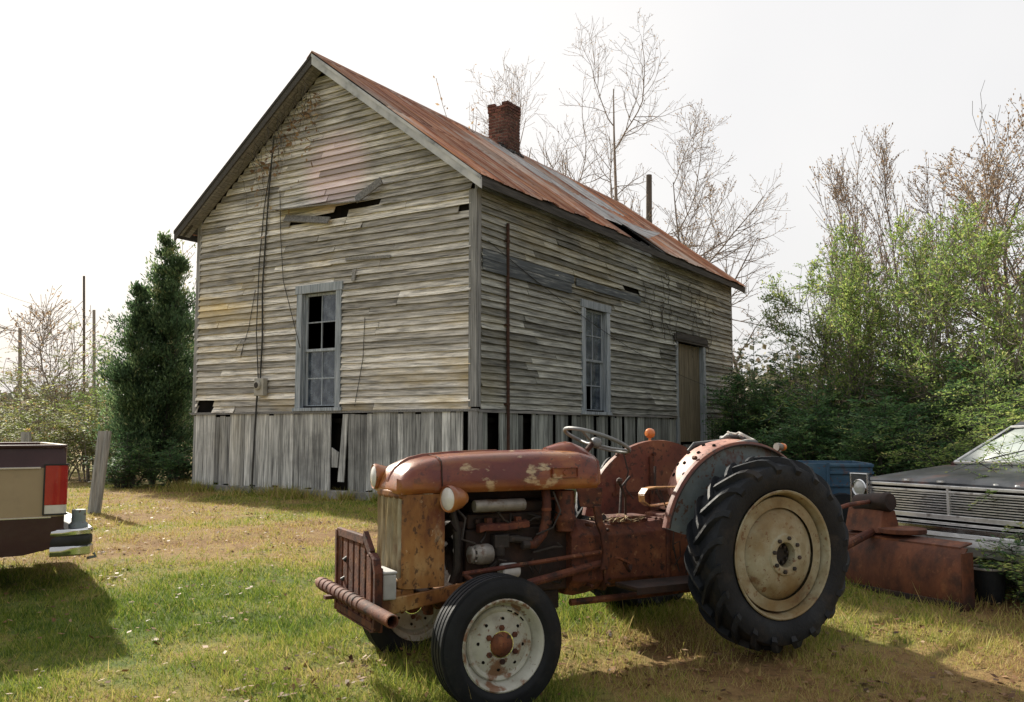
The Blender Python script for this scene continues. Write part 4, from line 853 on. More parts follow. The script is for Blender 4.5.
for i, s in ((3, -.6), (3, 0), (3, .6), (4.3, -.75), (4.3, -.3), (4.3, .3), (4.3, .75), (5.6, -.55), (5.6, 0), (5.6, .55), (6.7, -.7), (6.7, -.25), (6.7, .25), (6.7, .7)):
    i0 = int(i); f_ = i - i0; p = Vector(seat_pt(i0, s)).lerp(Vector(seat_pt(i0 + 1, s)), f_); nn = (Vector(seat_pt(i0 + 1, s)) - Vector(seat_pt(i0, s))).cross(Vector(seat_pt(i0, s + .1)) - Vector(seat_pt(i0, s))).normalized()
    if nn.x + nn.z < 0: nn = -nn
    M = nn.to_track_quat('Z', 'Y').to_matrix(); c = MB(); c.lathe([(0, .006), (.013, .006), (.013, -.004)], (0, 0, 0), 'z', 14); b.add([tuple(p + M @ Vector(v_)) for v_ in c.v], c.f)
T(b, 'seat_hole', 'void', seat)
b = MB(); q = random.Random(8); path = [seat_pt(i, 1.0) for i in (3, 5, 7, 8, 9)] + [seat_pt(9, s) for s in (.8, .6, .4, .2, 0, -.2, -.4, -.6, -.8, -1)] + [seat_pt(7, -1), seat_pt(6, -1)]
path = [Vector(p) + Vector((q.uniform(-.01, .02), q.uniform(-.01, .01), .010 + q.uniform(-.008, .018))) for p in path]; path[0] += Vector((0, .01, 0))
b.tube(path, [.012] + [q.uniform(.016, .028) for _ in path[2:]] + [.010], 8)
pf = [p + Vector((.012, 0, .018)) for p in path[2:11]]; b.tube(pf, [q.uniform(.006, .014) for _ in pf], 6, mi=1)
T(b, 'torn_cover', ['vinyl', 'foam'], seat, smooth=True, angle=80)
b = MB(); strap = [(.05, 1.115), (.25, 1.11), (.50, 1.115), (.57, 1.105), (.60, 1.07), (.595, 1.025), (.55, .995), (.49, .992), (.30, 1.01), (.10, 1.0), (-.02, .99)]
b.loft([[(x, .12, z), (x, .19, z), (x, .19, z + .009), (x, .12, z + .009)] for x, z in strap], r=.6)
T(b, 'seat_spring', 'shell_rust', seat)

# fenders
def fender(s, m):
    b = MB(); c0, z0, rr, k = 0.0, .75, .672, 28; a0, a1 = R(12), R(158)
    arc = [(c0 + rr * math.cos(a0 + (a1 - a0) * i / k), z0 + rr * math.sin(a0 + (a1 - a0) * i / k)) for i in range(k + 1)]
    y0, y1 = s * .455, s * .463
    poly = arc + [(-.45, .86), (-.2, .80), (.25, .80), (.50, .84)]
    b.prism(poly, 'y', min(y0, y1), max(y0, y1), mi=0, r=.5)
    yo = s * .508
    vs_ = []
    for x, z in arc:
        dx, dz = (x - c0) / rr, (z - z0) / rr
        vs_ += [(x, y0, z), (x + dx * .003, s * .475, z + dz * .003), (x + dx * .002, s * .495, z + dz * .002), (x - dx * .012, yo, z - dz * .012), (x - dx * .022, yo, z - dz * .022)]
    b.add(vs_, [(i * 5 + j, i * 5 + j + 1, (i + 1) * 5 + j + 1, (i + 1) * 5 + j) for i in range(k) for j in range(4)], mi=1, r=.5)
    o = T(b, 'fender', m, smooth=True, angle=40)
    e = MB(); e.tube([(x - (x - c0) / rr * .018, yo, z - (z - z0) / rr * .018) for x, z in arc], .006, 6); T(e, 'fender_edge', 'iron_rust', o, smooth=True)
    e = MB(); e.bx(-.15, .42, s * .445, s * .453, 1.02, 1.045, r=.3); e.box((.38, s * .45, 1.07), (.025, .012, .10)); e.bx(.05, .09, s * .437, s * .453, .85, 1.30, r=.1)
    for x, z in ((.38, 1.32), (.30, 1.33), (.05, 1.32), (-.2, 1.2)): e.lathe([(0, s * .43), (.014, s * .43), (.014, s * .455)], (x, 0, z), 'y', 8, r=.2)
    T(e, 'fender_brace', 'dull_rust', o, split=True)
    return o
near_f = fender(1, ['fender_grey', 'fender_rust']); near_f['label'] = 'blue-grey near fender with pink rusty lip'
far_f = fender(-1, ['fender_rust', 'fender_rust'])
b = MB(); b.lathe([(.0, -.03), (.03, -.028), (.038, -.01), (.038, .012), (.034, .02)], (.03, -.52, 1.475), 'x', 18); b.lathe([(.0, .035), (.02, .034), (.032, .022), (.034, .01)], (.03, -.52, 1.475), 'x', 18, mi=1); b.lathe([(.0, -.034), (.02, -.034), (.032, -.026)], (.03, -.52, 1.475), 'x', 18, mi=1)
b.tube([(.03, -.52, 1.42), (.03, -.52, 1.45)], .01, 8)
T(b, 'marker_lamp', ['orange_lens', 'orange_lens'], far_f, smooth=True)
b = MB(); b.lathe([(0, -.03), (.024, -.028), (.028, 0), (.028, .02), (0, .02)], (-.30, .49, 1.385), 'x', 16, mi=0); b.lathe([(0, -.06), (.022, -.055), (.027, -.03)], (-.30, .49, 1.385), 'x', 16, mi=1); b.tube([(-.30, .5, 1.35), (-.30, .5, 1.37)], .01, 6)
T(b, 'tail_lamp', ['pale_metal', 'orange_lens'], near_f, smooth=True)

# wheels
def rear_wheel(s):
    hub = thing('tmp', None, None); 
    root = MB(); C0 = (0, s * .70, .725); W = .145
    # carcass
    prof = [(.396, -.115), (.415, -.125), (.47, -.140), (.52, -.142), (.55, -.130), (.563, -.10), (.569, -.05), (.571, 0), (.569, .05), (.563, .10), (.55, .130), (.52, .142), (.47, .140), (.412, .125), (.398, .115), (.39, .10)]
    root.lathe([(r_, h) for r_, h in prof], C0, 'y', 72, r=.5, caps=False)
    nl = 20
    for side in (1, -1):
        for i in range(nl):
            a = 2 * math.pi * (i + (.5 if side > 0 else 0)) / nl
            rows = []
            for t in np.linspace(0, 1, 7):
                y = side * (-.012 + .148 * t); aa = a + .37 * t ** 1.15
                base = .565 - .030 * max(0, (t - .62) / .38) ** 1.5; top = .609 - .004 * t - .050 * max(0, (t - .72) / .28) ** 1.6
                wd = (.030 + .018 * t) / .6; g_ = []
                for rr_, dw in ((base - .01, wd * .62), (top, wd * .42)):
                    for q_ in (-1, 1):
                        g_.append((C0[0] + rr_ * math.cos(aa + q_ * dw), C0[1] + y + side * (.0), C0[2] + rr_ * math.sin(aa + q_ * dw)))
                rows.append([g_[0], g_[1], g_[3], g_[2]])
            # shoulder end carried down the sidewall
            y = side * .152; aa = a + .385; g_ = []
            for rr_, dw, yy in ((.50, .035, side * .142), (.53, .045, side * .154)):
                for q_ in (-1, 1): g_.append((C0[0] + rr_ * math.cos(aa + q_ * dw), C0[1] + yy, C0[2] + rr_ * math.sin(aa + q_ * dw)))
            rows.append([g_[0], g_[1], g_[3], g_[2]])
            root.loft(rows, r=.3 + .4 * random.random())
    bpy.data.objects.remove(hub)
    wheel = T(root, 'rear_wheel', 'rubber_old', smooth=True, angle=28)
    wheel.name = 'tyre'
    h = MB(); o = s
    rim = [(.39, .10), (.412, .120), (.419, .129), (.412, .134), (.401, .129), (.391, .108), (.384, .075), (.380, .03), (.374, -.02), (.370, -.09), (.30, -.092)]
    rim = [(a * .956, c) for a, c in rim]; h.lathe([(a, o * c) for a, c in rim], C0, 'y', 64, r=.5, caps=False)
    h.lathe([(a, -o * c * .95) for a, c in rim], C0, 'y', 64, r=.5, caps=False)
    h.lathe([(.335, -o * .075), (.335, o * .075 * -.95 * -1)], C0, 'y', 48, r=.5, caps=False) if False else None
    rm = T(h, 'rim', 'cream_rim', wheel, smooth=True, angle=35)
    h = MB(); h.lathe([(.296, -o * .09), (.302, o * .02), (.300, o * .040), (.290, o * .062), (.268, o * .084), (.235, o * .104), (.19, o * .122), (.15, o * .131), (.132, o * .134), (.124, o * .146), (.094, o * .150), (.078, o * .142), (.072, o * .060)], C0, 'y', 56, r=.5, caps=False)
    dk = T(h, 'wheel_disc', 'cream_rim', wheel, smooth=True, angle=35)
    h = MB(); h.lathe([(0, o * .07), (.05, o * .075), (.055, o * .09), (.078, o * .09)], C0, 'y', 24, r=.1)
    for k in range(8):
        a = k * math.pi / 4 + .2; h.lathe([(0, o * .164), (.013, o * .161), (.014, o * .12)], (C0[0] + .104 * math.cos(a), C0[1], C0[2] + .104 * math.sin(a)), 'y', 6, r=.6)
        a += .4; h.lathe([(0, o * .11), (.010, o * .108), (.010, o * .08)], (C0[0] + .05 * math.cos(a), C0[1], C0[2] + .05 * math.sin(a)), 'y', 6, r=.2)
    for k in range(6):
        a = k * math.pi / 3 + .55; h.lathe([(0, -o * .07), (.013, -o * .072), (.013, -o * .10)], (C0[0] + .345 * math.cos(a), C0[1], C0[2] + .345 * math.sin(a)), 'y', 6, r=.3)
    T(h, 'hub', 'dark_iron', wheel)
for s in (1, -1): rear_wheel(s)
def front_wheel(s):
    C0 = (1.935, .70 if s > 0 else -.50, .368); b = MB(); rt = .357
    ribs = []
    for y0 in (-.055, -.018, .018, .055): ribs += [(rt - .016, y0 - .017), (rt, y0 - .014), (rt + .001, y0 + .010), (rt - .016, y0 + .013)]
    prof = [(.225, -.062), (.24, -.075), (.285, -.088), (.325, -.082), (.345, -.075)] + ribs + [(.345, .075), (.325, .082), (.30, .088), (.285, .088), (.278, .090), (.262, .086), (.24, .075), (.225, .062)]
    b.lathe(prof, C0, 'y', 72, r=.5, caps=False)
    w_ = T(b, 'tyre', 'rubber', smooth=True, angle=32); o = s
    h = MB(); h.lathe([(.222, o * .060), (.238, o * .070), (.243, o * .077), (.236, o * .082), (.226, o * .076), (.214, o * .055), (.208, o * .030), (.196, o * .018), (.190, -o * .03), (.222, -o * .06)], C0, 'y', 56, r=.5, caps=False)
    T(h, 'rim', 'white_rim', w_, smooth=True, angle=35)
    h = MB(); h.lathe([(.196, -o * .0), (.194, o * .024), (.186, o * .032), (.175, o * .030), (.165, o * .024), (.13, o * .034), (.105, o * .046), (.07, o * .048)], C0, 'y', 48, r=.5, caps=False)
    T(h, 'wheel_disc', 'white_rim', w_, smooth=True, angle=40)
    h = MB(); h.lathe([(.066, o * .046), (.060, o * .060), (.052, o * .070), (.035, o * .082), (.012, o * .088), (0, o * .088)], C0, 'y', 24, r=.8, caps=False)
    for k in range(6): a = k * math.pi / 3 + .5; h.lathe([(0, o * .062), (.015, o * .060), (.016, o * .04)], (C0[0] + .088 * math.cos(a), C0[1], C0[2] + .088 * math.sin(a)), 'y', 6, r=.3)
    T(h, 'hub', 'dull_rust', w_, smooth=True, angle=40)
    h = MB()
    for k in range(8): a = k * math.pi / 4 + .1; h.lathe([(0, o * .0365), (.009, o * .036), (.009, o * .03)], (C0[0] + .132 * math.cos(a), C0[1], C0[2] + .132 * math.sin(a)), 'y', 10)
    for a in (1.9, 2.15, 2.4): h.box((C0[0] + .178 * math.cos(a), C0[1] + o * .028, C0[2] + .178 * math.sin(a)), (.030, .006, .012), Matrix.Rotation(-a - 1.57, 3, 'Y'))
    T(h, 'rim_slot', 'void', w_)
for s in (1, -1): front_wheel(s)
# rear hitch
b = MB()
for s in (1, -1):
    b.tube([(-.1, s * .30, .50), (-.55, s * .38, .48), (-.95, s * .36, .42)], .024, 10); b.tube([(-.18, s * .20, 1.0), (-.45, s * .33, .98), (-.52, s * .37, .52)], .018, 8)
b.tube([(-.20, 0, .88), (-.6, 0, .84), (-1.0, 0, .82)], .022, 10)
T(b, 'hitch_arm', 'dull_rust', smooth=True, split=True)

# ---------------------------------------------------------------- grader blade behind the tractor
bz = .14; BO = (0, 0, bz)
bl_pos = TR - TF * 2.05
blade = thing('grader_blade', 'wide rusty scraper blade with a pipe and pivot plate behind the big rear wheel', 'scraper blade', (bl_pos.x, bl_pos.y, bz), math.pi + TA)
b = MB(); cs = [(.02, .0), (.045, .08), (.055, .20), (.045, .32), (.01, .42), (-.03, .47)]
rings = []
for y in np.linspace(-.78, .58, 9): rings.append([(x + .0, y, z + bz) for x, z in cs] + [(x - .014, y, z + bz) for x, z in cs[::-1]])
# the concave face looks forward: shown side is smooth and rust red
b.loft(rings, r=.6); mb_ = b.build('moldboard', 'blade_rust', blade, smooth=True, off=BO, angle=30)
b = MB(); b.bx(.03, .062, -.78, .58, bz - .03, bz + .07, r=.2); b.build('cutting_edge', 'iron_rust', blade, off=BO, bevel=.003)
b = MB(); b.loft([[(-.02, y, bz + .472), (-.16, y, bz + .50), (-.16, y, bz + .487), (-.02, y, bz + .458)] for y in (-.78, .53)], r=.9)
b.bx(-.07, .05, .582, .598, bz + .0, bz + .44, r=.3); b.build('top_flange', 'blade_rust', blade, off=BO)
b = MB(); b.lathe([(0, .04), (.19, .04), (.19, .0), (0, 0)], (-.18, -.12, bz + .51), 'z', 28, r=.8); b.hexa([(-.28, -.60, bz + .52), (-.04, -.60, bz + .50), (-.04, -.22, bz + .50), (-.28, -.22, bz + .52), (-.26, -.60, bz + .70), (-.10, -.60, bz + .70), (-.11, -.25, bz + .68), (-.26, -.25, bz + .68)], r=.5)
b.build('pivot_plate', 'blade_rust', blade, off=BO, bevel=.006)
b = MB(); b.lathe([(.0, -.56), (.08, -.56), (.085, -.54), (.080, -.45), (.085, -.36), (.080, -.27), (.085, -.24), (.07, -.215), (0, -.21)], (-.17, 0, bz + .76), 'y', 24, r=.5, caps=False)
b.v = [tuple(Matrix.Rotation(R(7), 3, 'X') @ (Vector(p) - Vector((-.17, -.2, bz + .76))) + Vector((-.17, -.2, bz + .76))) for p in b.v]
b.build('pipe', 'iron_rust', blade, off=BO, smooth=True, angle=50)
b = MB(); b.tube([(-.15, -.35, bz + .52), (.5, -.15, bz + .42), (1.05, 0, .46)], .035, 10); b.tube([(-.15, -.4, bz + .75), (.4, -.15, bz + .76), (1.05, 0, .82)], .018, 8)
b.build('drawbar', 'dull_rust', blade, off=BO, smooth=True)
# ---------------------------------------------------------------- derelict car (local: x forward, y to its left)
cf = Vector((-.876, -.483, 0)); cl_ = Vector((.483, -.876, 0)); fc = Vector((3.235, 8.55, 0)) + cl_ * .97; CZ = .19
car = thing('derelict_car', 'old black sedan with full-width chrome grille overgrown by green branches', 'car', (fc.x, fc.y, CZ), math.atan2(cf.y, cf.x))
K = lambda b, n, m, p=car, **k: b.build(n, m, p, off=(0, 0, CZ), **k)
zz = lambda z: z          # absolute heights
b = MB()
def body_ring(x, w, z0, z1, crown, sh=.05):
    return [(x, -w * .94, z0), (x, -w, z0 + .12), (x, -w, z1 - sh), (x, -w * .93, z1), (x, -w * .5, z1 + crown * .8), (x, 0, z1 + crown), (x, w * .5, z1 + crown * .8), (x, w * .93, z1), (x, w, z1 - sh), (x, w, z0 + .12), (x, w * .94, z0)]
b.loft([body_ring(*q) for q in ((-.02, .95, .45, 1.035, .015), (-.12, .965, .42, 1.06, .03), (-.6, .97, .38, 1.10, .045), (-1.2, .97, .38, 1.15, .03), (-1.6, .965, .38, 1.16, .01), (-2.8, .965, .38, 1.16, .01), (-4.0, .965, .40, 1.14, .02), (-4.9, .95, .44, 1.10, .03), (-5.15, .92, .50, 1.02, .0))], r=.5)
body = K(b, 'body', 'car_black', smooth=True, angle=28)
b = MB()   # roof and pillars
def cab(x, w, z): return [(x, -w, z), (x, w, z)]
b.loft([[(-1.95, -.66, 1.50), (-1.95, .66, 1.50), (-1.95, .66, 1.53), (-1.95, -.66, 1.53)], [(-2.15, -.68, 1.55), (-2.15, .68, 1.55), (-2.15, .66, 1.60), (-2.15, -.66, 1.60)], [(-3.0, -.68, 1.56), (-3.0, .68, 1.56), (-3.0, .66, 1.61), (-3.0, -.66, 1.61)], [(-3.5, -.64, 1.50), (-3.5, .64, 1.50), (-3.5, .62, 1.54), (-3.5, -.62, 1.54)]], r=.5)
for s in (1, -1):
    b.tube([(-1.2, s * .80, 1.16), (-1.97, s * .66, 1.52)], .024, 8); b.tube([(-2.7, s * .80, 1.16), (-2.65, s * .68, 1.55)], .028, 6); b.hexa([(-4.1, s * .80, 1.14), (-3.5, s * .82, 1.15), (-3.5, s * .79, 1.15), (-4.1, s * .77, 1.14), (-3.5, s * .64, 1.52), (-3.25, s * .66, 1.54), (-3.25, s * .63, 1.54), (-3.5, s * .61, 1.52)])
K(b, 'roof', 'car_black', smooth=True, angle=30)
g = MB()
g.loft([[(-1.20, -.78, 1.17), (-1.14, -.4, 1.18), (-1.12, 0, 1.185), (-1.14, .4, 1.18), (-1.20, .78, 1.17)], [(-1.58, -.71, 1.35), (-1.52, -.4, 1.36), (-1.50, 0, 1.36), (-1.52, .4, 1.36), (-1.58, .71, 1.35)], [(-1.96, -.64, 1.51), (-1.92, -.36, 1.525), (-1.91, 0, 1.53), (-1.92, .36, 1.525), (-1.96, .64, 1.51)]], closed=False, caps=False)
m = bpy.data.materials.new('dusty_glass'); m.use_nodes = True; p = m.node_tree.nodes['Principled BSDF']; tno = m.node_tree.nodes.new('ShaderNodeTexNoise'); tno.inputs['Scale'].default_value = 3
rr = m.node_tree.nodes.new('ShaderNodeValToRGB'); rr.color_ramp.elements[0].color = (.30, .35, .33, 1); rr.color_ramp.elements[0].position = .35; rr.color_ramp.elements[1].color = (.52, .56, .54, 1); rr.color_ramp.elements[1].position = .65
m.node_tree.links.new(tno.outputs[0], rr.inputs[0]); m.node_tree.links.new(rr.outputs[0], p.inputs['Base Color']); p.inputs['Roughness'].default_value = .25; MATS['dusty_glass'] = m
ws = K(g, 'windscreen', 'dusty_glass', smooth=True); ws.modifiers.new('thick', 'SOLIDIFY').thickness = .008
g = MB()
for s in (1, -1): g.hexa([(-1.35, s * .79, 1.17), (-3.9, s * .79, 1.16), (-3.9, s * .785, 1.16), (-1.35, s * .785, 1.17), (-2.0, s * .67, 1.50), (-3.4, s * .66, 1.50), (-3.4, s * .655, 1.50), (-2.0, s * .665, 1.50)])
K(g, 'side_window', 'dusty_glass')
b = MB(); b.tube([(-1.21, -.79, 1.18), (-1.15, -.4, 1.195), (-1.13, 0, 1.20), (-1.15, .4, 1.195), (-1.21, .79, 1.18)], .014, 6); b.tube([(-1.21, -.79, 1.18), (-1.96, -.66, 1.53)], .016, 6); b.tube([(-1.21, .79, 1.18), (-1.96, .66, 1.53)], .016, 6); b.tube([(-1.95, -.66, 1.53), (-1.91, 0, 1.55), (-1.95, .66, 1.53)], .014, 6)
K(b, 'windscreen_trim', 'old_chrome', ws, smooth=True)
b = MB(); b.tube([(-1.14, -.45, 1.21), (-1.35, -.15, 1.31)], .007, 5); b.tube([(-1.14, .2, 1.21), (-1.35, .5, 1.31)], .007, 5); K(b, 'wiper', 'black_plastic', ws, split=True)
# grille
b = MB(); b.bx(-.02, .03, -.80, .80, 1.005, 1.030, r=.6); b.bx(-.02, .025, -.80, .80, .965, .985, r=.5); b.bx(-.02, .035, -.90, .90, .745, .785, r=.6); b.bx(-.02, .022, -.90, .90, .70, .722, r=.4)
for y in (-.8, -.0, .8): b.bx(-.01, .026, y - .012, y + .012, .785, 1.005, r=.5)
gr = K(b, 'grille', 'old_chrome', bevel=.004)
b = MB()
for k in range(8): z = .798 + k * .0215; b.bx(-.01, .016, -.79, .79, z, z + .0095, r=.3 + .6 * ((k * .37) % 1))
K(b, 'grille_bars', 'old_chrome', gr)
b = MB(); b.bx(-.03, -.012, -.9, .9, .60, 1.0); K(b, 'grille_backing', 'void', gr)
for s in (-1, 1):
    b = MB(); b.loft([[(.0, s * .80, z), (.05, s * .79, z), (.06, s * .97, z), (.0, s * .985, z)] for z in (.74, .76, 1.085, 1.105)], r=.7)
    hp_ = K(b, 'headlight_panel', 'car_black', bevel=.008); e = MB(); e.tube([(.055, s * .79, .75), (.055, s * .79, 1.095), (.055, s * .975, 1.095), (.055, s * .975, .75)], .012, 6); K(e, 'panel_trim', 'chrome', hp_)
    for z in (.965, .835):
        h = MB(); h.lathe([(.078, .052), (.082, .062), (.074, .070), (.066, .060)], (0, s * .88, z), 'x', 24, r=.8, caps=False); hl = K(h, 'headlight', 'chrome', hp_, smooth=True)
        h = MB(); h.lathe([(.068, .058), (.05, .070), (.025, .076), (0, .078)], (0, s * .88, z), 'x', 24, r=.8, caps=False); K(h, 'lens', 'lamp_glass', hl, smooth=True)
b = MB()
for y in (-.42, -.08, .42, .6): b.lathe([(0, .012), (.016, .01), (.02, 0)], (.0, y, 0), 'z', 10); 
b.v = [(x + .0, y, z + 1.055) for x, y, z in b.v]; b.box((-.01, -.42, 1.06), (.03, .07, .014)); b.box((-.01, -.08, 1.06), (.03, .06, .014)); K(b, 'hood_letter', 'old_chrome', body) if False else K(b, 'hood_ornament', 'old_chrome', body)
b = MB(); b.loft([[(.04, y, .46), (.12 + c_, y, .48), (.16 + c_, y, .56), (.15 + c_, y, .62), (.10 + c_, y, .645), (.04, y, .64)] for y, c_ in ((-1.0, -.07), (-.9, 0), (-.5, .02), (0, .03), (.5, .02), (.9, 0), (1.0, -.07))], r=.5)
K(b, 'bumper', 'old_chrome', smooth=True, angle=30)
b = MB(); b.loft([[(.10 + c_, y, .645), (.155 + c_, y, .618), (.158 + c_, y, .624), (.10 + c_, y, .652)] for y, c_ in ((-.9, 0), (0, .03), (.9, 0))], r=.9); b.bx(.02, .10, -.93, .93, .655, .69, r=.4); K(b, 'bumper_strip', 'chrome')
for x in (-.95, -4.1):
    for s in (1, -1):
        b = MB(); b.lathe([(.20, s * .72), (.33, s * .72), (.345, s * .76), (.345, s * .90), (.33, s * .94), (.20, s * .93)], (x, 0, CZ + .32), 'y', 36, r=.4, caps=False); b.lathe([(.20, s * .93), (.15, s * .90), (.05, s * .93), (0, s * .94)], (x, 0, CZ + .32), 'y', 30, mi=1, caps=False)
        K(b, 'wheel', ['rubber_old', 'old_chrome'], smooth=True, angle=40)

# ---------------------------------------------------------------- pickup on the left (local: x forward, y to its left)
PZ = .17; P0 = Vector((-3.66, 7.45, 0)); prz = R(180 + 33)
pk = thing('pickup_truck', 'brown and beige pickup truck seen from its tail light back at the left edge', 'pickup truck', (P0.x, P0.y, PZ), prz)
def PT(b, n, m, p=pk, **k):   # x: distance ahead of the tailgate, y: 0 at the near side, negative = towards the far side; z absolute
    return b.build(n, m, p, off=(0, 0, PZ), **k)
W_ = 1.92
# near side is the truck's left: local +y after the turn points to the camera
def side_panel(b, y, s):
    # body side between tailgate and cab with a wheel arch, in three horizontal colour bands
    def wave(z): return .0 if z > 1.30 else -.0
    bands = [(1.195, 1.355, 1), (.80, 1.195, 0), (.62, .80, 1), (.50, .62, 1)]
    xs = list(np.linspace(.0, 2.05, 36)); xc, rr = 1.02, .46
    def zlow(x): d = abs(x - xc); zb = .50 + .06 * (1 - min(x, .3) / .3); return max(zb, (.52 + math.sqrt(max(rr * rr - d * d, 0))) if d < rr else zb)
    for (z0, z1, mi) in bands:
        for x0, x1 in zip(xs[:-1], xs[1:]):
            a0, a1 = max(z0, zlow(x0)), max(z0, zlow(x1))
            if a0 >= z1 - .002 and a1 >= z1 - .002: continue
            a0, a1 = min(a0, z1 - .001), min(a1, z1 - .001)
            def yo(z, x):
                f = (z - .5) / .88; k = max(0, 1 - x / .06)
                return y + s * (.02 * math.sin(math.pi * f) - .03 * k ** 2 - .03 * max(0, f - .86) / .14)
            b.add([(x0, yo(a0, x0), a0), (x1, yo(a1, x1), a1), (x1, yo(z1, x1), z1), (x0, yo(z1, x0), z1), (x0, y - s * .04, a0), (x1, y - s * .04, a1), (x1, y - s * .04, z1), (x0, y - s * .04, z1)],
                  [(0, 1, 2, 3), (7, 6, 5, 4), (0, 4, 5, 1), (3, 2, 6, 7), (0, 3, 7, 4), (1, 5, 6, 2)], mi, .5)
b = MB(); side_panel(b, 0, 1); side_panel(b, -W_, -1)
b.bx(.03, 2.05, -W_ + .05, -.05, .78, .82, mi=1, r=.5); b.bx(2.02, 2.06, -W_ + .03, -.03, .8, 1.38, mi=1, r=.5)
bed = PT(b, 'truck_bed', ['truck_beige', 'truck_brown'])
b = MB(); b.bx(.0, 2.05, -.055, .006, 1.356, 1.380, r=.5); b.bx(.0, 2.05, -W_ - .006, -W_ + .055, 1.356, 1.380, r=.5); PT(b, 'bed_rail', 'truck_brown', bed, bevel=.008)
b = MB(); b.bx(.19, 2.03, .017, .026, 1.188, 1.203); b.bx(.10, .56, .010, .022, .790, .803); b.bx(1.48, 2.03, .010, .022, .790, .803); PT(b, 'trim_strip', 'trim_silver', bed, bevel=.002)
b = MB(); b.bx(-.015, .03, -W_ + .12, -.12, .80, 1.38, mi=0, r=.5); b.bx(-.02, -.013, -W_ + .2, -.2, 1.22, 1.36, mi=1, r=.5); b.bx(-.02, -.014, -W_ + .2, -.2, .82, .95, mi=1, r=.5)
tg = PT(b, 'tailgate', ['truck_beige', 'truck_brown'], bevel=.008)
b = MB(); b.bx(-.035, -.021, -W_ / 2 - .12, -W_ / 2 + .12, 1.26, 1.33); PT(b, 'handle', 'black_plastic', tg)
for s, y in ((1, 0), (-1, -W_)):
    b = MB(); yo = y + s * .026
    b.loft([[(-.018, y - s * .10, z), (-.012, yo - s * .012, z), (.012, yo, z), (.155, yo + s * .002, z), (.158, y - s * .03, z), (.0, y - s * .10, z)] for z in (.895, .905, 1.205, 1.212)], r=.5)
    tl = PT(b, 'taillight', 'red_lens', smooth=True, angle=30)
    b = MB(); b.loft([[(-.016, y - s * .10, z), (-.010, yo - s * .012, z), (.012, yo - s * .001, z), (.152, yo + s * .001, z), (.155, y - s * .03, z), (.0, y - s * .10, z)] for z in (.825, .893)], r=.5)
    PT(b, 'reversing_lens', 'lens', tl)
    b = MB(); b.bx(-.022, .165, y - s * .09 if s > 0 else y + .0, yo + s * .004 if s > 0 else y + .09, .812, .822); b.bx(-.020, .160, min(y - s * .09, yo + s * .004), max(y - s * .09, yo + s * .004), 1.214, 1.224)
    b.bx(.157, .166, min(y, yo + s * .005), max(y, yo + s * .005), .82, 1.22)
    PT(b, 'light_bezel', 'black_plastic', tl)
b = MB()   # step bumper: chrome ends wrapped round the corner, dark pad on top
bump = lambda z0, z1, e=0: [[(-.05 - .17 * c_ + e, y, z0), (-.06 - .19 * c_ - e, y, z0 + .01), (-.06 - .19 * c_ - e, y, z1 - .01), (-.05 - .17 * c_ + e, y, z1)] for y, c_ in ()]
pts = [(.10, .00), (.02, .015), (-.10, .012), (-.19, -.03), (-.225, -.12), (-.235, -.4), (-.24, -W_ / 2), (-.235, -W_ + .4), (-.225, -W_ + .12), (-.19, -W_ + .03), (-.10, -W_ - .012), (.02, -W_ - .015), (.10, -W_)]
def band(b, z0, z1, out, mi, r=.5):
    b.loft([[(x * (1 - 0) + 0, y, z0), (x - out * .7 * (x < 0), y + out * (.5 if y > -W_ / 2 else -.5), z0 + .012), (x - out * .7 * (x < 0), y + out * (.5 if y > -W_ / 2 else -.5), z1 - .012), (x, y, z1), (x + .05 * (x < -.05), y - .04 * (1 if y > -W_ / 2 else -1), z1 - .01), (x + .05 * (x < -.05), y - .04 * (1 if y > -W_ / 2 else -1), z0 + .01)] for x, y in pts], mi=mi, r=r)
band(b, .635, .69, .02, 0); band(b, .555, .635, .012, 1); band(b, .475, .555, .02, 0); b.bx(-.22, -.02, -W_ + .06, -.05, .66, .682, mi=1)
bmp = PT(b, 'rear_bumper', ['chrome', 'black_plastic'], smooth=True, angle=40)
b = MB(); b.tube([(-.12, -.10, .69), (-.12, -.10, .84)], .055, 14); b.lathe([(.075, .69), (.075, .72), (.055, .74), (.05, .80), (.02, .84)], (-.12, -.10, 0), 'z', 16); b.tube([(-.25, -.14, .47), (-.27, -.14, .44), (-.20, -.14, .43)], .012, 6)
PT(b, 'hitch_post', 'fender_grey', bmp, smooth=True, angle=50, split=True)
b = MB()   # cab, doors, bonnet
cab_r = lambda y: [(2.10, y, .5), (3.50, y, .5), (3.50, y, 1.40), (2.10, y, 1.40)]
b.prism([(2.08, .48), (3.15, .48), (3.15, 1.25), (5.15, 1.20), (5.20, .55), (4.75, .5), (3.7, .5), (3.7, .48), (3.7, 1.25), (3.65, 1.40), (2.08, 1.40)], 'y', -W_, 0, mi=0) if False else None
b.bx(2.09, 3.70, -W_, 0, .50, 1.40, mi=0, r=.5); b.hexa([(3.70, -W_, .86), (5.22, -W_ + .04, .86), (5.22, -.04, .86), (3.70, 0, .86), (3.70, -W_, 1.36), (5.18, -W_ + .05, 1.27), (5.18, -.05, 1.27), (3.70, 0, 1.36)], mi=0, r=.5)
b.hexa([(4.9, -W_ + .02, .5), (5.24, -W_ + .05, .5), (5.24, -.05, .5), (4.9, -.02, .5), (4.9, -W_ + .02, .86), (5.24, -W_ + .05, .86), (5.24, -.05, .86), (4.9, -.02, .86)], mi=1, r=.5)
b.hexa([(2.30, -W_ + .18, 1.83), (3.10, -W_ + .18, 1.83), (3.10, -.18, 1.83), (2.30, -.18, 1.83), (2.34, -W_ + .22, 1.88), (3.05, -W_ + .22, 1.88), (3.05, -.22, 1.88), (2.34, -.22, 1.88)], mi=1, r=.5)
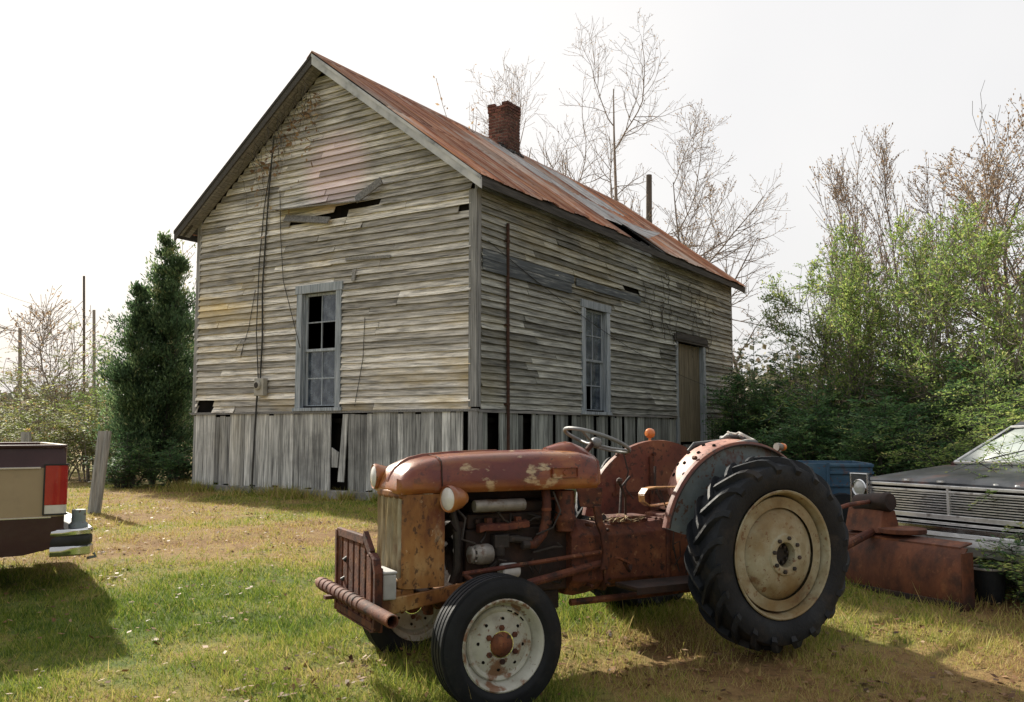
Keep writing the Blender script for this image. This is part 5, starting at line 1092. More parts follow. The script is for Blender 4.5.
for y0, y1 in ((-.04, -.20), (-W_ + .04, -W_ + .20)):
    for x0, x1 in ((2.12, 2.32), (2.95, 2.88), (3.62, 3.08)): b.tube([(x0, y0, 1.40), (x1, y1, 1.84)], .028, 6, mi=1)
PT(b, 'cab', ['truck_beige', 'truck_brown'], bevel=.02)
g = MB(); g.hexa([(2.14, -W_ + .06, 1.40), (3.6, -W_ + .06, 1.40), (3.6, -.06, 1.40), (2.14, -.06, 1.40), (2.33, -W_ + .2, 1.83), (3.08, -W_ + .2, 1.83), (3.08, -.2, 1.83), (2.33, -.2, 1.83)])
PT(g, 'window', 'old_glass')
for x in (1.02, 4.30):
    for y, s in ((-.03, 1), (-W_ + .03, -1)):
        b = MB(); b.lathe([(.20, y - s * .20), (.33, y - s * .20), (.355, y - s * .17), (.355, y - s * .04), (.33, y), (.20, y - s * .01)], (x, 0, PZ + .355), 'y', 36, r=.4, caps=False)
        b.lathe([(.20, y - s * .01), (.19, y - s * .06), (.08, y - s * .03), (0, y - s * .03)], (x, 0, PZ + .355), 'y', 30, mi=1, caps=False); PT(b, 'wheel', ['rubber', 'trim_silver'], smooth=True, angle=40)
b = MB(); b.bx(.3, 5.0, -1.5, -1.4, .48, .60); b.bx(.3, 5.0, -.55, -.45, .48, .60); b.bx(.1, .3, -1.6, -.3, .52, .62); PT(b, 'chassis', 'black_plastic')

# ---------------------------------------------------------------- blue trailer, bucket, posts, poles
tp0 = at_y(822, 478, 10.6); tz = .27
t = thing('utility_trailer', 'small blue steel trailer box half hidden behind the big tractor wheel', 'trailer', (tp0.x, 10.6, tz), R(-8))
b = MB(); L2, W2 = .46, .9; z0, z1 = .74, 1.13
b.bx(-L2, L2, -W2 / 2, -W2 / 2 + .03, z0, z1, r=.5); b.bx(-L2, L2, W2 / 2 - .03, W2 / 2, z0, z1, r=.4); b.bx(-L2, -L2 + .03, -W2 / 2 + .03, W2 / 2 - .03, z0, z1, r=.7); b.bx(L2 - .03, L2, -W2 / 2 + .03, W2 / 2 - .03, z0, z1, r=.4); b.bx(-L2 + .03, L2 - .03, -W2 / 2 + .03, W2 / 2 - .03, z0, z0 + .03)
for z in (z0, z0 + .13, z0 + .27, z1 - .04): b.bx(-.02, L2 + .01, -W2 / 2 - .022, -W2 / 2 - .001, z, z + .03, r=.5)
b.bx(-.035, -.005, -W2 / 2 - .026, -W2 / 2 - .001, z0, z1 + .006, r=.3)
b.build('box', 'blue_paint', t, off=(0, 0, tz), bevel=.004)
b = MB()
for s in (1, -1): b.lathe([(.10, s * .50), (.26, s * .50), (.27, s * .56), (.26, s * .62), (.10, s * .62)], (.1, 0, tz + .27), 'y', 26, caps=True)
b.build('wheel', 'rubber_old', t, off=(0, 0, tz), smooth=True, angle=40)
b = MB(); b.tube([(0.1, -.5, tz + .27), (.1, .5, tz + .27)], .03, 8); b.bx(-L2, L2, -.3, -.25, .66, .74); b.bx(-L2, L2, .25, .3, .66, .74); b.tube([(-L2, 0, .70), (-L2 - .8, 0, .60)], .03, 8); b.build('frame', 'iron_rust', t, off=(0, 0, tz))

bk = at_y(989, 592, 7.15)
t = thing('bucket', 'black bucket with a pale rim standing by the end of the rusty blade', 'bucket', (bk.x, 7.15, float(gz(0, 7.15))))
b = MB(); b.lathe([(0, .0), (.10, .0), (.105, .01), (.125, .25), (.128, .26), (.122, .26), (.10, .02), (0, .02)], (0, 0, 0), 'z', 28, caps=False); b.build('pail', 'rubber_old', t, smooth=True, angle=40)
b = MB(); b.lathe([(.125, .255), (.135, .262), (.133, .275), (.118, .275), (.116, .262)], (0, 0, 0), 'z', 28, caps=False); b.build('rim', 'pale_metal', t, smooth=True)
b = MB(); b.tube([(.13 * math.cos(a), -.02 + .13 * math.sin(a) * .4, .25 + .09 * math.sin(a)) for a in np.linspace(0, math.pi, 12)], .004, 6); b.build('handle', 'iron_rust', t)

def post(name, px, ptop, pbase, Y, w, lean, m, label, cat, grp=None, grooved=False):
    base = at_y(px[0], pbase, Y); g0 = float(gz(base.x, Y)); top = at_y(px[1], ptop, Y)
    b = MB(); h = top.z - g0; dx = top.x - base.x
    if grooved:   # steel channel post
        b.loft([[(dx * t_ - w / 2, -.03, h * t_), (dx * t_ - w / 4, -.045, h * t_), (dx * t_, -.02, h * t_), (dx * t_ + w / 4, -.045, h * t_), (dx * t_ + w / 2, -.03, h * t_), (dx * t_ + w / 2, .03, h * t_), (dx * t_ - w / 2, .03, h * t_)] for t_ in (-.02, .3, .7, 1)], r=.5)
    else: b.tube([(0, 0, -.1), (dx * .5, 0, h * .5), (dx, 0, h)], [w / 2, w / 2.1, w / 2.4], 10)
    o = b.build(name, m, smooth=not grooved, label=label, cat=cat, group=grp, angle=40); o.location = (base.x, Y, g0); return o
post('fence_post', (94, 105), 431, 515, 13.0, .17, 0, 'post_wood', 'leaning weathered grey fence post in the brown grass', 'post', grooved=True)
post('fence_post', (26, 26), 432, 498, 14.5, .14, 0, 'post_wood', 'short upright grey fence post behind the pickup bed', 'post', grooved=True)
post('utility_pole', (20, 20), 328, 455, 46, .2, 0, 'pole_far', 'leftmost pale utility pole beyond the brush', 'pole', 'poles beyond the brush')
post('utility_pole', (84, 84), 276, 460, 34, .10, 0, 'pole_wood', 'tallest thin dark pole rising from the brush left of the cedar', 'pole', 'poles beyond the brush')
post('utility_pole', (94, 94), 310, 460, 40, .15, 0, 'pole_far', 'pale pole just right of the tall dark pole', 'pole', 'poles beyond the brush')
post('roof_pole', (649, 649), 175, 440, 33, .26, 0, 'pole_wood', 'bare wooden pole standing behind the rusty roof', 'pole')
b = MB()
for (p0, p1, s_) in (((-60, 262, 60), (94, 318, 40), .5), ((-60, 300, 60), (20, 332, 46), .3), ((20, 332, 46), (84, 300, 34), .4)):
    b.tube(droop(at_y(*p0), at_y(*p1), s_, 12), .012, 4, cap=False)
b.build('overhead_wire', 'cable', label='thin dark overhead wires running in from the left edge to the poles', cat='wire', group='overhead wires', split=True)
# ---------------------------------------------------------------- plants
def norm(a): return a / (np.linalg.norm(a, axis=-1, keepdims=True) + 1e-9)
def tubes(name, segs, m, parent, k=4):
    S = np.array([(*a, *b_, r0, r1) for a, b_, r0, r1 in segs]); P0, P1, r0, r1 = S[:, :3], S[:, 3:6], S[:, 6], S[:, 7]
    d = norm(P1 - P0); a = norm(np.cross(d, np.where(np.abs(d[:, 2:3]) < .9, [[0, 0, 1.]], [[1., 0, 0]]))); b_ = np.cross(d, a)
    q = np.arange(k) * 2 * np.pi / k; off = a[:, None] * np.cos(q)[None, :, None] + b_[:, None] * np.sin(q)[None, :, None]
    V = np.stack([P0[:, None] + off * r0[:, None, None], P1[:, None] + off * r1[:, None, None]], 1).reshape(-1, 3)
    n = len(S); base = (np.arange(n) * 2 * k)[:, None]; j = np.arange(k)[None]
    Fq = np.stack([base + j, base + (j + 1) % k, base + k + (j + 1) % k, base + k + j], -1).reshape(-1, 4)
    return idx_mesh(name, V, Fq, m, np.repeat(np.random.default_rng(1).random(n), k), parent=parent)
def leaves(name, C, D, size, m, parent, rg, width=.45, rnd=None, flat=.5, **tags):
    n = len(C); D = norm(D); nrm = rg.normal(size=(n, 3)) * (1 - flat) + np.array([0, 0, 1.]) * flat
    sd_ = norm(np.cross(D, nrm)); s = size * rg.uniform(.6, 1.35, n)[:, None]
    P = np.stack([C, C + D * s * .5 + sd_ * s * width * .5, C + D * s, C + D * s * .5 - sd_ * s * width * .5], 1)
    return np_mesh(name, P, 4, m, rg.random(n) if rnd is None else rnd, parent=parent, **tags)
def grow(rg, h, r, levels, kids, angle, up=.25, wob=.18, taper=.55, ratio=.62, steps=7, first=.25, lean=(0, 0)):
    segs, twigs = [], []
    def br(p, d, L, rad, lv):
        n = max(2, int(steps * (.5 if lv >= levels - 1 else 1))); st = L / n; tip = rad * (.12 if lv == 0 else .3)
        for i in range(n):
            d = norm(d + rg.normal(size=3) * wob + np.array([0, 0, up * (.35 if lv else .6)])); q = p + d * st
            r0 = rad + (tip - rad) * i / n; r1 = rad + (tip - rad) * (i + 1) / n; segs.append((p, q, r0, r1))
            t = (i + 1) / n
            if lv >= levels - 1: twigs.append((p, q))
            elif t > (first if lv == 0 else .15):
                for _ in range(kids[lv] if rg.random() < .85 else kids[lv] - 1):
                    ax = norm(np.cross(d, rg.normal(size=3))); a = math.radians(angle + rg.normal() * 10)
                    nd = d * math.cos(a) + ax * math.sin(a); br(p + (q - p) * rg.random(), nd, L * ratio * (1.1 - .55 * t) * rg.uniform(.75, 1.2), max(r0 * taper, .003), lv + 1)
            p = q
    br(np.array([0., 0, 0]), norm(np.array([lean[0], lean[1], 1.])), h, r, 0)
    return segs, twigs
def along(rg, twigs, per, jit):
    A = np.array([t[0] for t in twigs]); B = np.array([t[1] for t in twigs]); k = np.repeat(np.arange(len(A)), per)
    t = rg.random(len(k))[:, None]; C = A[k] + (B[k] - A[k]) * t + rg.normal(size=(len(k), 3)) * jit; D = norm(B[k] - A[k]) + rg.normal(size=(len(k), 3)) * .8
    return C, D
def scale_to(o, px, pbase, ptop, Y): pass
def tree(name, label, cat, px, Y, ptop, seed, leaf=None, per=3, size=.05, bark='bark_pale', group=None, levels=3, kids=(3, 3, 2), angle=38, r=.07, keep=1.0, minr=.0, part_=('trunk', 'crown'), **kw):
    rg = np.random.default_rng(seed); top = at_y(px, ptop, Y); g0 = float(gz(top.x, Y)) - .02; h = top.z - g0
    t = thing(name, label, cat, (top.x, Y, g0), group=group)
    segs, tw = grow(rg, h * .93, r, levels, kids, angle, **kw)
    tp_ = max((s[1] for s in segs), key=lambda q: q[2]); mz = tp_[2]; k = h / mz; sh = np.array([tp_[0], tp_[1], 0]) / mz     # stand the tree upright over its foot
    fx_ = lambda q: q - sh * q[2]; segs = [(fx_(a), fx_(b_), r0, r1) for a, b_, r0, r1 in segs]; tw = [(fx_(a), fx_(b_)) for a, b_ in tw]
    if minr: segs = [(a, b_, max(r0, minr), max(r1, minr)) for a, b_, r0, r1 in segs]
    segs = [(a * k, b_ * k, r0, r1) for a, b_, r0, r1 in segs]; tw = [(a * k, b_ * k) for a, b_ in tw]
    tubes(part_[0], segs, bark, t)
    if leaf:
        if keep < 1: tw = [q for q in tw if rg.random() < keep]
        C, D = along(rg, tw, per, size * .6); leaves(part_[1], C, D, size, leaf, t, rg)
    return t

def cedar(px, Y, ptop, pbase, halfw, seed, label):
    rg = np.random.default_rng(seed); top = at_y(px, ptop, Y); g0 = float(gz(0, Y)); h = top.z - g0; base = at_y(px, pbase, Y)
    t = thing('cedar_tree', label, 'tree', (base.x, Y, g0)); segs = []; C = []; D = []; R_ = []
    leaders = [(.1, 0, h), (-.45, .1, h * .80), (.42, -.1, h * .90), (.25, .3, h * .8), (-.3, -.25, h * .70)]
    for lx, ly, lh in leaders:
        p = np.array([0, 0, 0.]);
        for i in range(10):
            z = lh * (i + 1) / 10; q = np.array([lx * min(1, (i + 1) / 5), ly * min(1, (i + 1) / 5), z]) + rg.normal(size=3) * .015; segs.append((p, q, .07 * (1 - i / 10.5), .07 * (1 - (i + 1) / 10.5))); p = q
        nb = 150
        for _ in range(nb):
            f = rg.random() ** .85; z = lh * (.01 + .99 * f); w_ = halfw * (1 - f) ** .78 * 1.15 * (.7 if (lx or ly) else .85) * rg.uniform(.55, 1.25) + .08
            a = rg.uniform(0, 2 * np.pi); o = np.array([lx * min(1, f * 2), ly * min(1, f * 2), z]); d = norm(np.array([np.cos(a), np.sin(a), rg.uniform(.2, 1.1)])); w_ *= 1 + .45 * (rg.random() < .18)
            e = o + d * w_; segs.append((o, e, .010, .003)); m = int(50 + 95 * w_); tt = rg.random(m) ** .6
            c = o + d * w_ * tt[:, None] + rg.normal(size=(m, 3)) * (.035 + .10 * w_ * tt[:, None] * .8); C.append(c)
            dd = d * .8 + np.array([0, 0, .7]) + rg.normal(size=(m, 3)) * .5; D.append(dd); R_.append(np.clip(rg.normal(.45, .2) + rg.normal(size=m) * .15, 0, 1))
    tubes('trunk', segs, 'bark_dark', t); C = np.concatenate(C); D = np.concatenate(D); R_ = np.concatenate(R_)
    C[:, 2] = np.maximum(C[:, 2], .05)
    leaves('crown', C, D, .085, 'leaf_cedar', t, rg, width=.32, rnd=R_, flat=.1); return t
cedar(152, 19.5, 236, 486, 1.22, 5, 'dense dark green cedar standing at the left corner of the house')

def shrub(name, label, px, Y, ptop, halfw, seed, leaf, stems=16, sprays=14, size=.055, group=None, arch=.5, bark='bark_dark', dens=20, sprl=.55, z0=.15, width=.42, depth=None, cat='shrub'):
    """many stems that arch out from one root; side sprays carry two rows of leaves"""
    rg = np.random.default_rng(seed); top = at_y(px, ptop, Y); g0 = float(gz(0, Y)); h = top.z - g0; t = thing(name, label, cat, (top.x, Y, g0), group=group)
    depth = depth or halfw; segs = []; C = []; D = []; R_ = []
    for s in range(stems):
        a = rg.uniform(0, 2 * np.pi); rad = math.sqrt(rg.random()); tx, ty = np.cos(a) * rad * halfw, np.sin(a) * rad * depth; hh = h * (1.0 - .45 * rad ** 2) * rg.uniform(.6, 1.03)
        if s == 0: tx, ty, hh = 0, 0, h
        n = 9; pts = []
        bx_, by_ = tx * .35 + rg.normal() * .05, ty * .35 + rg.normal() * .05
        for i in range(n + 1):
            f = i / n; pts.append(np.array([bx_ + (tx - bx_) * f ** 1.5, by_ + (ty - by_) * f ** 1.5, hh * (f - arch * .25 * f ** 3) / (1 - arch * .25)]) + rg.normal(size=3) * .03 * f)
        for i in range(n): segs.append((pts[i], pts[i + 1], .016 * (1 - i / n) + .003, .016 * (1 - (i + 1) / n) + .003))
        for k in range(sprays):
            f = z0 + (1 - z0) * rg.random() ** .8; i = min(n - 1, int(f * n)); p = pts[i] + (pts[i + 1] - pts[i]) * (f * n - i)
            a = rg.uniform(0, 2 * np.pi); d = norm(np.array([np.cos(a), np.sin(a), rg.uniform(-.05, .75)])); L = sprl * rg.uniform(.5, 1.3) * (1.15 - .5 * f)
            m = dens; tt = (np.arange(m) + .5) / m; droop_ = np.array([0, 0, -1.]) * (tt[:, None] ** 2) * L * .35 * arch
            q = p + d * L * tt[:, None] + droop_; segs.append((p, q[m // 2], .004, .003)); segs.append((q[m // 2], q[-1], .003, .0015))
            side = norm(np.cross(d, [0, 0, 1.])); sg = np.where(np.arange(m) % 2 == 0, 1, -1)[:, None]
            dd = side * sg + d * .55 + rg.normal(size=(m, 3)) * .28
            C.append(q + rg.normal(size=(m, 3)) * .012); D.append(dd); R_.append(np.clip(rg.normal(.5, .2) + rg.normal(size=m) * .12 + .15 * (f - .5), 0, 1))
    tubes('stems', segs, bark, t, 3); C = np.concatenate(C); D = np.concatenate(D); R_ = np.concatenate(R_); ok = C[:, 2] > .03
    leaves('foliage', C[ok], D[ok], size, leaf, t, rg, width=width, rnd=R_[ok], flat=.75); return t
# right-hand thicket: dark privets low, paler ones above, bare and half-bare trees behind
G1, G2, G3 = 'dark shrubs right of the house', 'pale green shrubs of the thicket', 'bare trees behind the house'
for (px, Y, pt, hw, sd_, lab) in (
        (752, 22.5, 318, .95, 1, 'dark green shrub touching the right end of the house'),
        (790, 19.5, 332, 1.25, 2, 'dark bushy shrub just right of the house end, above the blue trailer'),
        (842, 18.0, 345, 1.35, 3, 'dark bushy shrub above the car headlight'),
        (905, 16.5, 352, 1.4, 4, 'dark bushy shrub behind the middle of the derelict car'),
        (975, 15.0, 350, 1.5, 5, 'dark bushy shrub behind the car windscreen'),
        (1050, 14.0, 330, 1.5, 6, 'dark shrub at the right edge behind the car roof'),
        (815, 15.5, 385, 1.2, 7, 'low dark shrub directly behind the blue trailer'),
        (885, 14.0, 395, 1.2, 8, 'low dark shrub behind the chrome grille'),
        (742, 19.0, 372, .8, 9, 'low dark shrub beside the house door end')):
    shrub('privet_shrub', lab, px, Y, pt, hw, 100 + sd_, 'leaf_privet', stems=32, sprays=26, size=.075, dens=20, sprl=.62, z0=.03, group=G1)
for (px, Y, pt, hw, sd_, lab, st_) in (
        (800, 21.5, 268, 1.1, 1, 'thin pale green shrub standing out above the dark shrubs near the house', 12),
        (858, 19.0, 262, 1.2, 2, 'tall pale green shrub with open twigs in the middle of the thicket', 12),
        (930, 17.5, 250, 1.4, 3, 'tall yellow-green shrub right of the middle of the thicket', 13),
        (1000, 16.5, 250, 1.4, 4, 'tall yellow-green shrub near the right edge of the photo', 13),
        (1075, 17, 200, 1.5, 5, 'tall yellow-green shrub cut by the right edge of the photo', 14)):
    shrub('green_shrub', lab, px, Y, pt, hw, 200 + sd_, 'leaf_bright', stems=st_, sprays=13, size=.06, dens=14, sprl=.85, z0=.3, arch=.7, group=G2)
# arching branches over the car
for (px, Y, pt, hw, sd_, lab) in ((985, 11.6, 372, 1.15, 1, 'bright arching shrub hanging over the car windscreen'), (1040, 10.6, 362, 1.2, 2, 'bright arching shrub beyond the right side of the car roof')):
    shrub('arching_shrub', lab, px, Y, pt, hw, 300 + sd_, 'leaf_bright', stems=15, sprays=15, size=.050, dens=30, sprl=.85, z0=.35, arch=1.3, group='arching bright shrubs around the car', width=.38)
def bramble(base, tip_list, seed, label):
    rg = np.random.default_rng(seed); t = thing('bramble', label, 'shrub', tuple(base), group='leafy shoots in front of the car'); segs = []; C = []; D = []
    for tip in tip_list:
        tip = np.array(tip) - np.array(base); n = 12; pts = [np.array([tip[0] * f, tip[1] * f, tip[2] * f + .35 * 4 * f * (1 - f) * .5]) + rg.normal(size=3) * .012 for f in np.linspace(0, 1, n + 1)]
        for i in range(n):
            segs.append((pts[i], pts[i + 1], .006 - .0003 * i, .006 - .0003 * (i + 1)))
            if i > 2:
                for _ in range(2):
                    d = norm(rg.normal(size=3) * [1, 1, .5] + [0, 0, .25]); L = rg.uniform(.15, .38); m = 16; tt = (np.arange(m) + .5) / m; q = pts[i] + d * L * tt[:, None] + np.array([0, 0, -.08]) * tt[:, None] ** 2
                    segs.append((pts[i], q[-1], .003, .001)); side = norm(np.cross(d, [0, 0, 1.])); C.append(q); D.append(side * np.where(np.arange(m) % 2 == 0, 1, -1)[:, None] + d * .5 + rg.normal(size=(m, 3)) * .25)
    tubes('stems', segs, 'bark_dark', t, 3); leaves('foliage', np.concatenate(C), np.concatenate(D), .036, 'leaf_bright', t, rg, width=.42, flat=.7)
bramble((4.55, 7.4, .17), [(4.0, 7.7, 1.12), (3.75, 7.3, .98), (4.2, 7.1, .85), (3.9, 6.9, .62), (4.4, 7.6, 1.35), (4.0, 7.2, .75), (3.6, 7.1, .5)], 41, 'leafy shoots crossing the right half of the chrome grille')
bramble((5.0, 7.9, .18), [(4.5, 8.0, 1.45), (4.3, 8.3, 1.38), (4.9, 8.0, 1.6), (4.4, 7.7, 1.2), (4.1, 8.1, 1.25), (4.6, 7.3, .9), (4.2, 7.0, .45), (4.7, 7.6, 1.15), (4.0, 7.9, 1.22), (4.35, 8.6, 1.5), (4.8, 8.4, 1.62), (4.1, 7.5, .9)], 42, 'leafy shoots lying over the car bonnet below the windscreen')
shrub('low_shrub', 'low dark leafy shrub growing under the right end of the car bumper', 1034, 7.1, 520, .34, 611, 'leaf_privet', stems=20, sprays=18, size=.042, dens=14, sprl=.28, z0=.05)
bramble((3.9, 6.6, .13), [(4.1, 6.3, .5), (3.7, 6.7, .48), (4.2, 6.8, .6), (3.95, 6.2, .35), (3.6, 6.9, .45)], 43, 'low leafy shoots on the grass between the blade end and the car bumper')

# bare trees behind the house
BT = dict(up=.13, ratio=.52, taper=.62, leaf='leaf_brown', levels=4, bark='bark_pale', group=G3)
tree('bare_tree', 'tallest bare tree behind the roof, right of the chimney', 'tree', 590, 33, 24, 21, per=1, size=.055, kids=(1, 2, 1), angle=44, r=.16, keep=.8, first=.36, steps=9, wob=.15, minr=.0045, **BT)
tree('bare_tree', 'thin bare tree leaning just right of the chimney', 'tree', 545, 31, 62, 22, per=1, size=.055, kids=(1, 2, 1), angle=40, r=.11, keep=.8, first=.45, steps=8, wob=.12, minr=.0045, lean=(.10, 0), **BT)
tree('bare_tree', 'thin bare tree rising behind the chimney', 'tree', 510, 32, 48, 23, per=1, size=.055, kids=(1, 2, 1), angle=38, r=.09, keep=.8, first=.55, steps=7, wob=.11, minr=.0045, **BT)
tree('bare_tree', 'straight bare tree with drooping side limbs right of the wooden pole', 'tree', 690, 30, 102, 74, per=1, size=.06, kids=(2, 2, 1), angle=40, r=.11, keep=.8, first=.35, steps=8, wob=.09, minr=.0045, **BT)
tree('bare_tree', 'low bare tree with tan leaves above the far end of the roof', 'tree', 735, 28, 175, 77, per=2, size=.055, kids=(2, 1, 1), angle=46, r=.08, keep=.9, first=.25, steps=8, wob=.10, minr=.007, **BT)
GS = dict(leaf='leaf_brown', levels=3, group='half bare saplings above the thicket', kids=(3, 2), angle=26, r=.05, first=.2, steps=9, wob=.09, minr=.005, ratio=.42, per=2, size=.065, keep=.8)
for (px, Y, pt, sd_, lab) in ((836, 24, 168, 30, 'leftmost half bare sapling with reddish leaves above the thicket'), (862, 24, 148, 31, 'second half bare sapling from the left, with reddish leaves, above the thicket'), (893, 23, 122, 32, 'tallest half bare sapling with reddish leaves, above the middle of the thicket'),
                              (925, 22, 150, 33, 'rightmost half bare sapling with reddish leaves above the thicket')):
    tree('slender_sapling', lab, 'tree', px, Y, pt, sd_, **GS)
tree('bare_tree', 'large bare tree with crooked dark limbs at the upper right', 'tree', 985, 21, 80, 64, leaf='leaf_brown', per=1, size=.075, levels=3, kids=(2, 2), angle=42, r=.12, keep=.6, bark='bark_dark', first=.3, steps=9, wob=.15, minr=.005)
tree('brown_leaved_tree', 'tree with pale brown leaves cut by the right edge', 'tree', 1040, 17, 85, 35, leaf='leaf_brown', per=5, size=.065, levels=3, kids=(3, 3), angle=44, r=.09, bark='bark_pale', first=.3, steps=9, wob=.13, minr=.005)
for (px, Y, pt, sd_, lab) in ((818, 20.0, 255, 40, 'young green tree leaning out nearest the house'), (845, 17.5, 215, 36, 'young green tree with a dark crooked trunk above the blue trailer'), (905, 17.0, 205, 39, 'young green tree above the left end of the chrome grille'),
                              (955, 16.0, 195, 37, 'young green tree before the large bare tree'), (1015, 15.0, 205, 41, 'young green tree at the right edge above the car roof')):
    tree('young_tree', lab, 'tree', px, Y, pt, sd_, leaf='leaf_bright', per=8, size=.065, levels=3, kids=(3, 3), angle=50, r=.05, bark='bark_pale', keep=.62, first=.25, steps=9, wob=.16, minr=.005, group='young green trees of the thicket', ratio=.5)
tree('dry_weed', 'dry seed-headed stalks sticking up behind the roof ridge', 'weed', 436, 27, 78, 38, leaf='leaf_brown', per=5, size=.12, levels=2, kids=(2, 1), angle=32, r=.03, first=.8, steps=8, wob=.05, minr=.008)
# left side
GL = 'sprawling brush left of the cedar'
for (px, Y, pt, hw, sd_, st_, lf, lab) in (
        (20, 27, 345, 2.2, 1, 14, 'leaf_yellow', 'yellow-green brush at the far left edge'), (75, 25, 322, 1.9, 2, 13, 'leaf_yellow', 'yellowing brush under the tall dark pole'),
        (112, 23, 338, 1.3, 3, 11, 'leaf_bright', 'green brush close against the left side of the cedar'), (45, 21, 385, 1.9, 4, 15, 'leaf_yellow', 'low yellow brush behind the short grey post'),
        (100, 20.5, 400, 1.2, 5, 15, 'leaf_yellow', 'low yellow brush behind the leaning grey post'), (-25, 22, 370, 1.6, 6, 12, 'leaf_yellow', 'brush cut by the left edge of the photo')):
    shrub('wild_brush', lab, px, Y, pt, hw, 400 + sd_, lf, stems=st_ + 6, sprays=17, size=.085, dens=16, sprl=.8, z0=.15, arch=.9, group=GL, bark='bark_pale')
for (px, Y, pt, hw, sd_, lab) in ((128, 18.2, 432, .75, 1, 'low dark brush at the left foot of the cedar'), (174, 17.9, 438, .6, 2, 'low dark brush between the cedar foot and the house corner')):
    shrub('low_brush', lab, px, Y, pt, hw, 500 + sd_, 'leaf_privet', stems=22, sprays=18, size=.06, dens=14, sprl=.45, z0=.03, group='low brush at the foot of the cedar')
tree('bare_shrub', 'thin bare shrub with scattered brown leaves around the left poles', 'shrub', 62, 26, 285, 51, 'leaf_brown', per=2, size=.09, levels=3, kids=(3, 3), angle=48, r=.04, keep=.6, first=.1, steps=7, wob=.16, minr=.007)
tree('bare_shrub', 'thin bare shrub with tan leaves right behind the top of the cedar', 'shrub', 182, 24, 238, 52, 'leaf_yellow', per=4, size=.08, levels=3, kids=(3, 3), angle=36, r=.05, keep=.6, first=.3, steps=7, wob=.13, minr=.007)
# far woods
def far_woods():
    rg = np.random.default_rng(77); n = 90000; a = rg.uniform(-1.25, 1.25, n); dist = rg.uniform(75, 110, n); X = np.sin(a) * dist; Y = np.cos(a) * dist
    hh = (3.2 + 3.6 * fbm(a * 40 + 50, a * 0 + 3, 2.4)) * (.6 + .4 * rg.random(n)); hh = np.where(X > 20, hh * 1.6, hh); z = .36 + hh * rg.random(n) ** .7
    C = np.stack([X, Y, z], 1); leaves('distant_woods', C, rg.normal(size=(n, 3)), .55, 'far_leaf', None, rg, width=.8, flat=.1, kind='stuff')
far_woods()
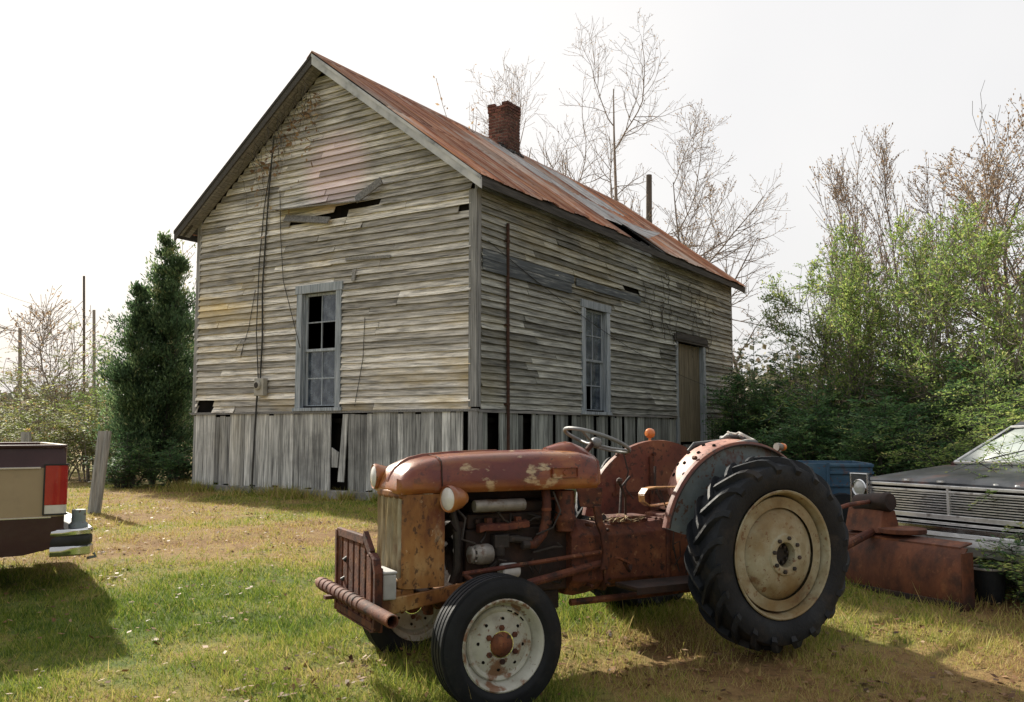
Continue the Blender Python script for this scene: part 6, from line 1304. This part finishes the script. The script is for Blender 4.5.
# ---------------------------------------------------------------- grass, leaf litter
def grass():
    rg = np.random.default_rng(5); N = 520000; y = 3.6 + 15 * rg.random(N) ** 2.0; x = rg.uniform(-1, 1, N) * (y * .62 + .8)
    # keep blades out of the house footprint
    dx, dy = x - HX, y - HY; lu = dx * U[0] + dy * U[1]; lv = dx * VV[0] + dy * VV[1]; ok = ~((lv > -.07) & (lu > -.05) & (lu < WID + .05)); x, y, lu, lv = x[ok], y[ok], lu[ok], lv[ok]
    p = patches(x, y); cl = fbm(x + 3, y + 8, .35)
    keep = rg.random(len(x)) < np.clip(1.2 - p * 1.05 + (cl - .5) * 1.3, .06, 1); x, y, p, cl, lu, lv = x[keep], y[keep], p[keep], cl[keep], lu[keep], lv[keep]; n = len(x)
    h = .022 + .052 * rg.random(n) ** 1.8 * (1.15 - .6 * p); h *= .55 + .9 * cl
    # taller where the mower cannot reach: round the tractor, blade, car and along the house wall
    rel = np.stack([x - TR.x, y - TR.y], 1); la = rel @ np.array([TF.x, TF.y]); lb = rel @ np.array([TL.x, TL.y])
    near_ = np.clip(1 - np.hypot(np.maximum(np.abs(la - .9) - 1.4, 0), np.maximum(np.abs(lb) - .7, 0)) / .5, 0, 1); wl = np.clip(1 - np.maximum(-lv, 0) / .5, 0, 1) * (lu > -.5) * (lu < 7)
    cr_ = np.clip((x - 2.6) / 1.0, 0, 1) * np.clip((y - 5.2) / 1, 0, 1)
    h *= 1 + 1.1 * near_ * rg.random(n) + 5.0 * wl * rg.random(n) ** 2 + 1.8 * cr_ * rg.random(n) + 2.2 * (rg.random(n) < .012); h = np.minimum(h, .42)
    m = 9000; a_ = rg.uniform(-.4, 6.9, m); o_ = .12 + rg.exponential(.16, m); wx = HX + U[0] * a_ - VV[0] * o_; wy = HY + U[1] * a_ - VV[1] * o_; kk = fbm(wx + 9, wy, .5) > .47   # weeds along the foundation
    wx, wy = wx[kk], wy[kk]; m = len(wx); x = np.r_[x, wx]; y = np.r_[y, wy]; h = np.r_[h, .05 + .22 * rg.random(m) ** 2]; p = np.r_[p, .35 + .6 * rg.random(m)]; n = len(x)
    z = gz(x, y) + (fbm(x, y, .9) - .5) * .05 - .006
    a = rg.uniform(0, 2 * np.pi, n); wv = np.stack([np.cos(a), np.sin(a), a * 0], 1); ln = rg.normal(size=(n, 3)) * [.5, .5, 0]
    w_ = (.0022 + .0016 * rg.random(n) + .00045 * np.maximum(y - 5, 0))[:, None]; B0 = np.stack([x, y, z], 1); T_ = B0 + (ln + [0, 0, 1.]) * h[:, None]
    r = np.clip(p * 1.0 - .02 + rg.normal(size=n) * .19, 0, 1)
    np_mesh('grass', np.stack([B0 - wv * w_, B0 + wv * w_, T_], 1), 3, 'grass_blade', r, kind='stuff', label='short green and straw-coloured grass on the yard', cat='grass')
    n = 15000; y = 4.0 + 11 * rg.random(n) ** 1.3; x = rg.uniform(-1, 1, n) * (y * .62 + .6); p = patches(x, y); k = rg.random(n) < np.clip((p * 1.1 + .05) * np.clip((fbm(x + 21, y + 5, .6) - .38) * 5, .08, 1.6), 0, 1); x, y = x[k], y[k]
    dx, dy = x - HX, y - HY; lu = dx * U[0] + dy * U[1]; lv = dx * VV[0] + dy * VV[1]; ok = ~((lv > -.1) & (lu > -.1)); x, y = x[ok], y[ok]; n = len(x)
    C = np.stack([x, y, gz(x, y) + (fbm(x, y, .9) - .5) * .05 + .012 + .02 * rg.random(n)], 1)
    leaves('fallen_leaves', C, rg.normal(size=(n, 3)) * [1, 1, .22], .045, 'leaf_litter', None, rg, width=.6, flat=.8, kind='stuff', label='dry brown leaves scattered over the grass', cat='leaves')
grass()
